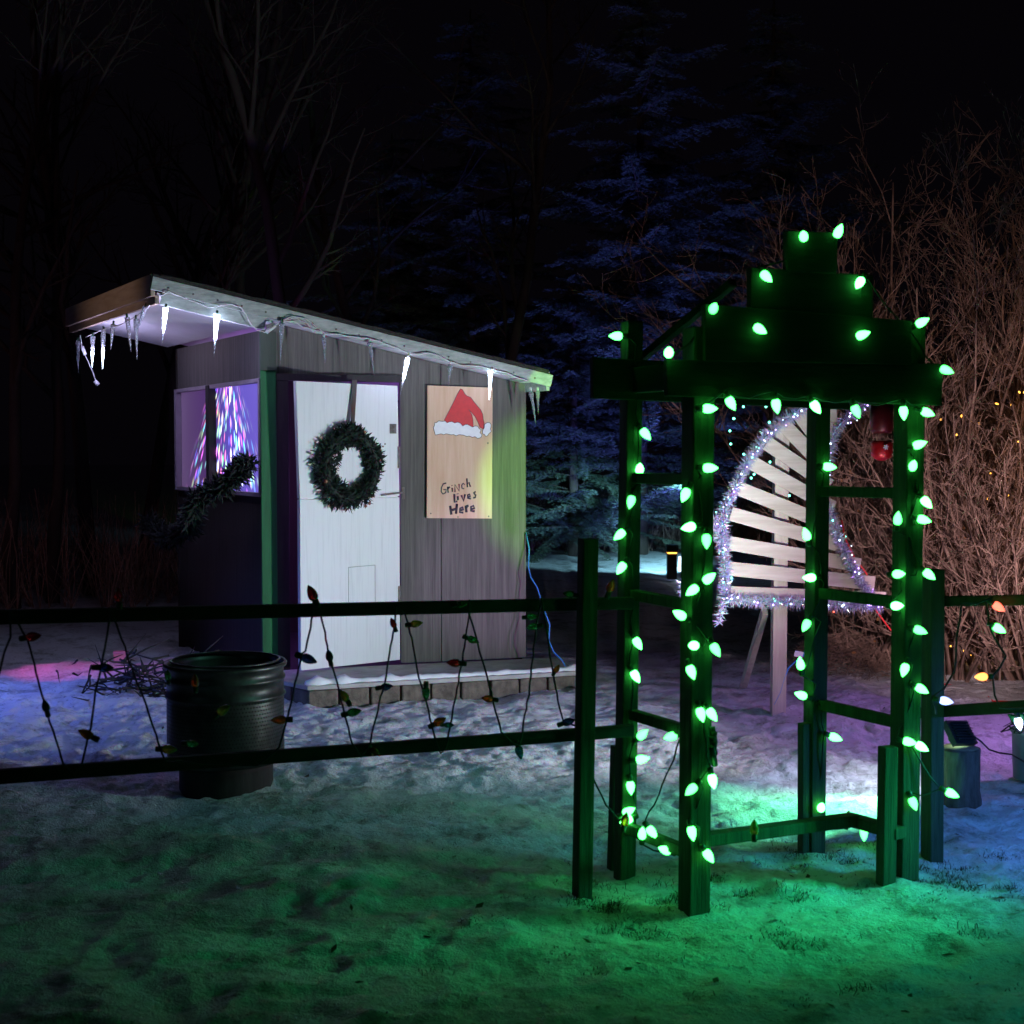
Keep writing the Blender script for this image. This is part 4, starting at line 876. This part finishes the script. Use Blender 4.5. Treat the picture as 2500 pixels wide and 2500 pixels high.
# ------------------------------------------------------------------ evergreen garland by the window
def sprays(b, p, d, n, L, rnd, wd=.004, spread=.8):
    for k in range(n):
        q = p + V(rnd.gauss(0, .02), rnd.gauss(0, .02), rnd.gauss(0, .02)); e = (d + V(rnd.gauss(0, spread), rnd.gauss(0, spread), rnd.gauss(0, spread))).normalized() * L * rnd.uniform(.6, 1.2)
        s_ = e.cross(V(rnd.gauss(0, 1), rnd.gauss(0, 1), rnd.gauss(0, 1))).normalized() * wd
        b.add([q - s_, q + s_, q + e * .6 + s_ * 1.2, q + e, q + e * .6 - s_ * 1.2], [(0, 1, 2, 3, 4)])
b = MB(); rnd = random.Random(31)
path = [S(-.02, .02, 1.62) + nl * .12, S(-.1, .12, 1.47) + nl * .15, S(-.2, .4, 1.33) + nl * .2, S(-.15, .9, 1.12) + nl * .15, S(-.15, 1.5, .98) + nl * .15, S(-.15, 2.1, 1.1) + nl * .15]
for i in range(len(path) - 1):
    for k in range(60):
        p = lerp(path[i], path[i + 1], k / 60); sprays(b, p, V(0, 0, .1), 14, .1, rnd, .007, 1)
b.tube(path, .01, 6)
tag(b.build('evergreen_garland', M['garland']), 'dark evergreen garland swagged below the lit purple window', 'garland')

# ------------------------------------------------------------------ trees
def branch(b, p, d, L, r, depth, rnd, ps):
    """ps: nseg, wiggle, kids, spread, lift, ratio, minr, sides"""
    n = max(3, int(ps['nseg'] * (1 if depth > 2 else .7))); pts = [p.copy()]; rr = [r]; q = p.copy(); dd = d.normalized()
    for i in range(n):
        w_ = ps['wiggle']
        dd = (dd + V(rnd.gauss(0, w_), rnd.gauss(0, w_), rnd.gauss(0, w_) + ps['lift'] * (.5 if depth == ps['depth'] else 1))).normalized()
        q = q + dd * L / n; pts.append(q.copy()); rr.append(max(ps['minr'], r * (1 - .72 * (i + 1) / n)))
    b.tube(pts, rr, 6 if r > .03 else (4 if r > .008 else 3), cap=False)
    if depth <= 0: return
    K = ps['kids'][depth] if isinstance(ps['kids'], dict) else ps['kids']
    st = ps['start'] if depth == ps['depth'] else .15
    for k in range(K):
        t = st + (1 - st) * (k + rnd.random()) / K; i = min(n - 1, int(t * n)); pp_ = lerp(pts[i], pts[i + 1], t * n - i)
        ax_ = (pts[i + 1] - pts[i]).normalized(); perp = ax_.cross(V(rnd.gauss(0, 1), rnd.gauss(0, 1), rnd.gauss(0, 1))).normalized()
        an = R_(rnd.uniform(*ps['spread'])); nd = ax_ * math.cos(an) + perp * math.sin(an)
        branch(b, pp_, nd, L * ps['ratio'] * rnd.uniform(.6, 1.15) * (1 - .35 * t), max(ps['minr'], rr[i] * rnd.uniform(.45, .68)), depth - 1, rnd, ps)
def bare_tree(seed, h, r, lean, ps_over=None, mt='bark_pale'):
    ps = dict(nseg=11, wiggle=.085, kids={3: 13, 2: 8, 1: 6}, spread=(25, 62), lift=.035, ratio=.36, minr=.0035, start=.36, depth=3)
    if ps_over: ps.update(ps_over)
    rnd = random.Random(seed)
    tr = MB(); cr = MB()
    n = 12; pts = [V(0, 0, -.2)]; dd = V(lean[0], lean[1], 1).normalized(); rr = [r * 1.2]
    q = V(0, 0, 0)
    for i in range(n):
        pts.append(q.copy()); rr.append(r * (1 - .75 * i / n)); dd = (dd + V(rnd.gauss(0, .07), rnd.gauss(0, .05), .03)).normalized(); q = q + dd * h / n
    tr.tube(pts, rr, 8)
    K = ps['kids'][3]
    for k in range(K):
        t = ps['start'] + (1 - ps['start']) * (k + rnd.random()) / K; i = min(n - 1, int(t * n)) ; pp_ = lerp(pts[i], pts[min(n, i + 1)], t * n - i)
        a = rnd.uniform(0, 2 * math.pi); an = R_(rnd.uniform(*ps['spread'])); nd = V(math.cos(a) * math.sin(an), math.sin(a) * math.sin(an), math.cos(an))
        branch(cr, pp_, nd, h * ps['ratio'] * rnd.uniform(.55, 1.1) * (1.15 - .5 * t), rr[i] * .55, 2, rnd, ps)
    return tr, cr
def place_bare(seed, px, Y, h, r, lean, label, group, mt='bark_pale', over=None):
    tr, cr = bare_tree(seed, h, r, lean, over); x = (px - 1250) / F * Y
    t = thing('bare_tree', label, 'tree', V(0, 0, 0), group)
    o1 = tr.build('trunk', M[mt], t); o2 = cr.build('crown', M[mt], t); t.location = V(x, Y, 0)
    for o in (o1, o2): o.matrix_parent_inverse = Matrix.Identity(4)
    return t
TG_ = 'bare trees in the dark wood'
for args in ((101, 30, 15.0, 8.5, .08, (.0, 0), 'leafless tree at the left edge of the dark wood'),
             (102, 125, 15.5, 8.0, .08, (-.05, 0), 'leafless tree with a rough trunk, second from the left edge'),
             (103, 215, 16.5, 8.5, .10, (-.10, 0), 'leafless tree leaning left, behind the shed overhang at left'),
             (108, 345, 18.5, 9.0, .10, (.03, 0), 'slim leafless tree above the left corner of the shed roof'),
             (104, 480, 18.5, 10.0, .10, (.0, 0), 'leafless tree rising behind the tan end of the roof'),
             (105, 590, 19.5, 9.5, .10, (-.02, 0), 'thin leafless tree left of the tall violet lit trunk'),
             (116, 712, 15.6, 10.5, .09, (-.01, 0), 'tall thick leafless tree with violet lit trunk behind the shed roof'),
             (107, 1208, 17.2, 9.5, .085, (.0, 0), 'pale forked leafless tree standing before the blue spruces'),
             (109, 920, 20.0, 10.0, .09, (.03, 0), 'faint leafless tree above the middle of the shed roof')):
    place_bare(*args, TG_)
# spruces
def spruce(seed, h, rad):
    rnd = random.Random(seed); tr = MB(); tr.tube([V(0, 0, -.2), V(0, 0, h * .5), V(0, 0, h)], [.16, .09, .015], 8); cr = MB()
    V_ = []; Fc = []
    z = .5
    while z < h - .2:
        R0 = rad * (1 - z / h) ** .7 + .15; nb = rnd.randint(4, 7); a0 = rnd.uniform(0, 6.28)
        for k in range(nb):
            a = a0 + 2 * math.pi * k / nb + rnd.uniform(-.25, .25); L = R0 * rnd.uniform(.35, 1.2); dr = V(math.cos(a), math.sin(a), 0); sd = V(-dr.y, dr.x, 0)
            rise = rnd.uniform(-.2, .55); z_ = z; z = z + rnd.uniform(-.18, .18); pts = []
            for i in range(6):
                t = i / 5; pts.append(dr * L * t + V(0, 0, z + L * (rise * t - .32 * t * t + .1 * t ** 3)))
            cr.tube(pts, [.022, .018, .014, .01, .007, .004], 3, mi=1, cap=False)
            n = int(46 * L)
            for j in range(n):
                t = .08 + .92 * (j + rnd.random()) / n; i = min(4, int(t * 5)); p = lerp(pts[i], pts[i + 1], t * 5 - i); sgn = rnd.choice((-1, 1))
                Lt = (.10 + .30 * (1 - t) * min(1, L)) * rnd.uniform(.6, 1.2); td = (sd * sgn + dr * rnd.uniform(.5, 1.0) + V(0, 0, rnd.uniform(-.35, .1))).normalized()
                # twig: a spray of needles leaf-sized blades
                m = max(3, int(Lt / .035))
                for q in range(m):
                    c = p + td * Lt * (q + .5) / m; c.z -= .08 * (q / m) ** 2
                    for s2 in (-1, 1):
                        e = (td * .7 + td.cross(UP) * s2 * rnd.uniform(.5, 1) + V(0, 0, rnd.uniform(-.3, .45))).normalized() * rnd.uniform(.05, .1)
                        wv = e.cross(V(rnd.gauss(0, 1), rnd.gauss(0, 1), rnd.gauss(0, 1))).normalized() * .009
                        i0 = len(V_); V_.extend([c - wv, c + wv, c + e]); Fc.append((i0, i0 + 1, i0 + 2))
            z = z_
        z += rnd.uniform(.2, .36)
    cr.add(V_, Fc)
    return tr, cr
def place_spruce(tr, cr, px, Y, sc_, rot, label, src=None):
    t = thing('spruce_tree', label, 'tree', V(0, 0, 0), 'blue lit spruces behind the shed')
    if src is None:
        os_ = [tr.build('trunk', M['bark_dark'], t), cr.build('crown', [M['needle'], M['bark_dark']], t)]
    else:
        os_ = []
        for c in src.children:
            d = c.copy(); COL.objects.link(d); d.parent = t; os_.append(d)
    for o in os_: o.matrix_parent_inverse = Matrix.Identity(4)
    t.location = V((px - 1250) / F * Y, Y, 0); t.scale = (sc_, sc_, sc_); t.rotation_euler = (0, 0, rot)
    return t
ta = spruce(5, 9.5, 3.7)
sA = place_spruce(*ta, 1560, 23.0, 1.0, 0, 'broad blue lit spruce between the shed and the archway, most brightly lit')
sB = place_spruce(None, None, 1150, 25.0, 1.0, 2.0, 'dim spruce rising behind the right half of the shed roof', sA)
tb = spruce(9, 8.5, 3.4)
sC = place_spruce(*tb, 1880, 24.5, 1.12, .7, 'dim tall spruce behind the top of the archway')
sD = place_spruce(None, None, 1400, 22.6, .6, 4.0, 'small low spruce just right of the shed corner', sC)
sE = place_spruce(None, None, 960, 26.5, .9, 1.0, 'faint spruce behind the middle of the shed roof', sC)
# hedge of bare shrubs at right
def shrub(seed, h, nst, spread, ps_over=None):
    rnd = random.Random(seed); b = MB()
    ps = dict(nseg=10, wiggle=.115, kids={3: 8, 2: 6, 1: 4}, spread=(18, 58), lift=.05, ratio=.40, minr=.0028, start=.15, depth=3)
    if ps_over: ps.update(ps_over)
    for k in range(nst):
        a = rnd.uniform(0, 2 * math.pi); rr = rnd.uniform(0, .25); sp = abs(rnd.gauss(0, spread)); p = V(math.cos(a) * rr, math.sin(a) * rr, -.05)
        branch(b, p, V(math.cos(a) * sp, math.sin(a) * sp, 1), h * rnd.uniform(.5, 1.05), rnd.uniform(.011, .03), 3, rnd, ps)
    return b
GS = 'bare shrubs of the hedge'
srcs = []
for i, (seed, h, nst, sp) in enumerate(((201, 3.7, 17, .3), (202, 4.3, 15, .26), (203, 2.4, 20, .45))):
    srcs.append(shrub(seed, h, nst, sp))
meshes = []
spots = [(0, 2080, 11.6, 1.0, .3, 'bare brown shrub directly behind the archway top, leftmost of the hedge'), (1, 2230, 11.9, 1.0, 1.0, 'tall bare shrub behind the right archway post'),
         (0, 2360, 11.3, 1.02, 2.2, 'tall bare shrub with crossing stems, right of the archway'), (1, 2460, 11.8, 1.05, 3.1, 'tallest bare shrub near the right edge with amber lights in it'),
         (0, 2570, 11.0, 1.08, 4.4, 'bare shrub cut by the right edge of the picture'), (2, 2330, 10.4, .85, 1.5, 'low dense bare shrub above the red cord on the snow'),
         (2, 2450, 10.3, .9, 5.0, 'low dense bare shrub right of the red cord'), (2, 2130, 11.0, .75, 2.8, 'low bare shrub right below the silver tinsel'), (1, 2150, 12.8, .95, 5.5, 'faint bare shrub at the back of the hedge behind the ornament'),
         (2, 2540, 10.0, .95, .6, 'low bare shrub in front at the right edge'), (2, 2230, 10.9, .8, 4.0, 'low bare shrub behind the right archway post')]
first = {}
for k, px, Y, s_, rot, lab in spots:
    if k not in first:
        o = srcs[k].build('bare_shrub', M['twig']); first[k] = o
    else:
        o = first[k].copy(); COL.objects.link(o)
    tag(o, lab, 'shrub', GS); o.location = V((px - 1250) / F * Y, Y, 0); o.rotation_euler = (0, 0, rot); o.scale = (s_, s_, s_)
# spreading small tree behind the stepped board
place_bare(301, 2010, 12.6, 3.3, .07, (-.05, 0), 'spreading small leafless tree rising above the stepped archway top', TG_, 'twig',
           dict(spread=(45, 85), ratio=.62, start=.5, kids={3: 11, 2: 8, 1: 6}, minr=.003, wiggle=.11, lift=.06))
# low dark scrub along the wood's edge (stuff) : reads as one mass
b = MB(); rnd = random.Random(77)
for k in range(900):
    x = rnd.uniform(-9, 7); Y = rnd.uniform(14.5, 17.5) if x < -1.2 else rnd.uniform(23, 25)
    p = V(x, Y, 0)
    for j in range(4):
        d = V(rnd.gauss(0, .35), rnd.gauss(0, .3), 1).normalized() * rnd.uniform(.4, 1.3); b.tube([p, p + d * .5 + V(rnd.gauss(0, .05), 0, 0), p + d], [.006, .005, .002], 3, cap=False)
o = b.build('scrub', M['twig']); o['kind'] = 'stuff'; tag(o, 'low dark leafless scrub along the foot of the wood', 'scrub')
b = MB(); gm = gnd(2075, 1668)
for k in range(2600):
    a = rnd.uniform(0, 6.28); q = rnd.random() ** .5; p = V(gm.x + math.cos(a) * q * .38, gm.y + .3 + math.sin(a) * q * .25, .34 * math.sqrt(max(0, 1 - q * q)) * rnd.uniform(.5, 1))
    d = V(rnd.gauss(0, 1), rnd.gauss(0, 1), rnd.gauss(0, .6)).normalized() * rnd.uniform(.04, .1); b.tube([p, p + d], [.0025, .0015], 3, cap=False)
tag(b.build('brush_mound', M['twig']), 'rounded mound of tangled twigs at the foot of the pine fan', 'brush pile')
# amber mini lights + leaves in hedge
al = thing('mini_light_string', 'scattered amber mini lights glowing in the bare hedge at right', 'lights', gnd(2450, 1700))
z2c = lambda x, y: (1900 + x / 3.22, 500 + y / 3.22)
z4c = lambda x, y: (1900 + x / 3.22, 1050 + y / 3.22)
for i, (f, x, y) in enumerate(((z2c, 1890, 1465), (z2c, 1928, 1480), (z2c, 1705, 1560), (z2c, 1830, 1590), (z2c, 1440, 1670), (z2c, 1285, 1682), (z2c, 1510, 1695), (z2c, 1585, 1730), (z2c, 1400, 1820), (z2c, 1905, 1865),
     (z4c, 1675, 335), (z4c, 1745, 455), (z4c, 1815, 515), (z4c, 1875, 570), (z4c, 1640, 545), (z4c, 1490, 1765), (z4c, 1465, 1745), (z4c, 1440, 1190), (z4c, 1350, 1710))):
    px, py = f(x, y); rnd2 = random.Random(i); p = at(px, py, 10.3 + (i % 4) * .25); d = V(rnd2.gauss(0, 1), 0, rnd2.gauss(0, 1)).normalized()
    b = MB(); L = .02 if i not in (2, 3, 9, 13, 15) else .03
    b.lathe([(.003, 0), (.0065, L * .3), (.006, L * .7), (.001, L)], None, n=8, M=Matrix.Translation(p) @ d.to_track_quat('Z', 'Y').to_matrix().to_4x4()); b.build('mini_light', M['lit_amber'], al)
b = MB(); rnd = random.Random(12)
for k in range(230):
    p = at(rnd.uniform(2050, 2520), rnd.uniform(1000, 1690), rnd.uniform(10, 12)); a = V(rnd.gauss(0, 1), rnd.gauss(0, 1), rnd.gauss(0, 1)).normalized() * .02; c = a.cross(V(rnd.gauss(0, 1), rnd.gauss(0, 1), rnd.gauss(0, 1))).normalized() * .012
    b.add([p - a, p + c, p + a, p - c], [(0, 1, 2, 3)])
o = b.build('dead_leaves', M['leaf']); o['kind'] = 'stuff'; tag(o, 'dry brown leaves clinging to the hedge', 'leaves')
# dead grass poking through the snow
b = MB(); rnd = random.Random(13)
def blade(x, y, h):
    z = H(x, y) - .01; d = V(rnd.gauss(0, .7), rnd.gauss(0, .7), 1).normalized() * h; s_ = V(rnd.gauss(0, 1), rnd.gauss(0, 1), 0).normalized() * .0012; p = V(x, y, z)
    m = p + d * .6; e = p + d + V(rnd.gauss(0, .2), rnd.gauss(0, .2), -.2) * h
    b.add([p - s_, p + s_, m + s_, m - s_, e], [(0, 1, 2, 3), (3, 2, 4)])
cl = [(P[k][0].x, P[k][0].y, .16, 420) for k in P] + [(gnd(1420, 2195).x, gnd(1420, 2195).y, .15, 350), (g5.x, g5.y, .2, 300), (.8, 4.75, .5, 900), (.62, 5.3, .3, 700), (1.3, 5.6, .35, 800), (1.9, 5.5, .5, 700), (1.3, 4.6, .6, 600)]
for x, y, s_, n in cl:
    for q in range(max(3, n // 45)):
        cx, cy = x + rnd.gauss(0, s_), y + rnd.gauss(0, s_ * .8); hh = rnd.uniform(.015, .05)
        for k in range(rnd.randint(20, 120)): blade(cx + rnd.gauss(0, .035), cy + rnd.gauss(0, .025), hh * rnd.uniform(.4, 1.2))
for q in range(320):
    cx, cy = rnd.uniform(-2.2, 2.8), rnd.uniform(3.1, 6.3)
    for k in range(rnd.randint(2, 22)): blade(cx + rnd.gauss(0, .04), cy + rnd.gauss(0, .02), rnd.uniform(.006, .022))
o = b.build('dead_grass', M['grass']); o['kind'] = 'stuff'; tag(o, 'dead grass tips poking through the snow around the archway posts', 'grass')

# leaf litter and bits of bark lying on the snow
b = MB(); rnd = random.Random(44)
for k in range(150):
    x, y = rnd.uniform(-2.6, 3), rnd.uniform(3.1, 9)
    if rnd.random() < .6: x, y = rnd.gauss(1.2, .9), rnd.gauss(4.9, .7)
    z = H(x, y) + .004; a = rnd.uniform(0, 6.28); L = rnd.uniform(.008, .028); d = V(math.cos(a), math.sin(a), rnd.uniform(-.2, .5)) * L; c = V(-math.sin(a), math.cos(a), rnd.uniform(-.4, .4)) * L * rnd.uniform(.2, .6)
    p = V(x, y, z); b.add([p - d, p + c, p + d, p - c], [(0, 1, 2, 3)])
o = b.build('leaf_litter', M['grass']); o['kind'] = 'stuff'; tag(o, 'scattered dark leaf litter lying on the snow', 'leaf litter')
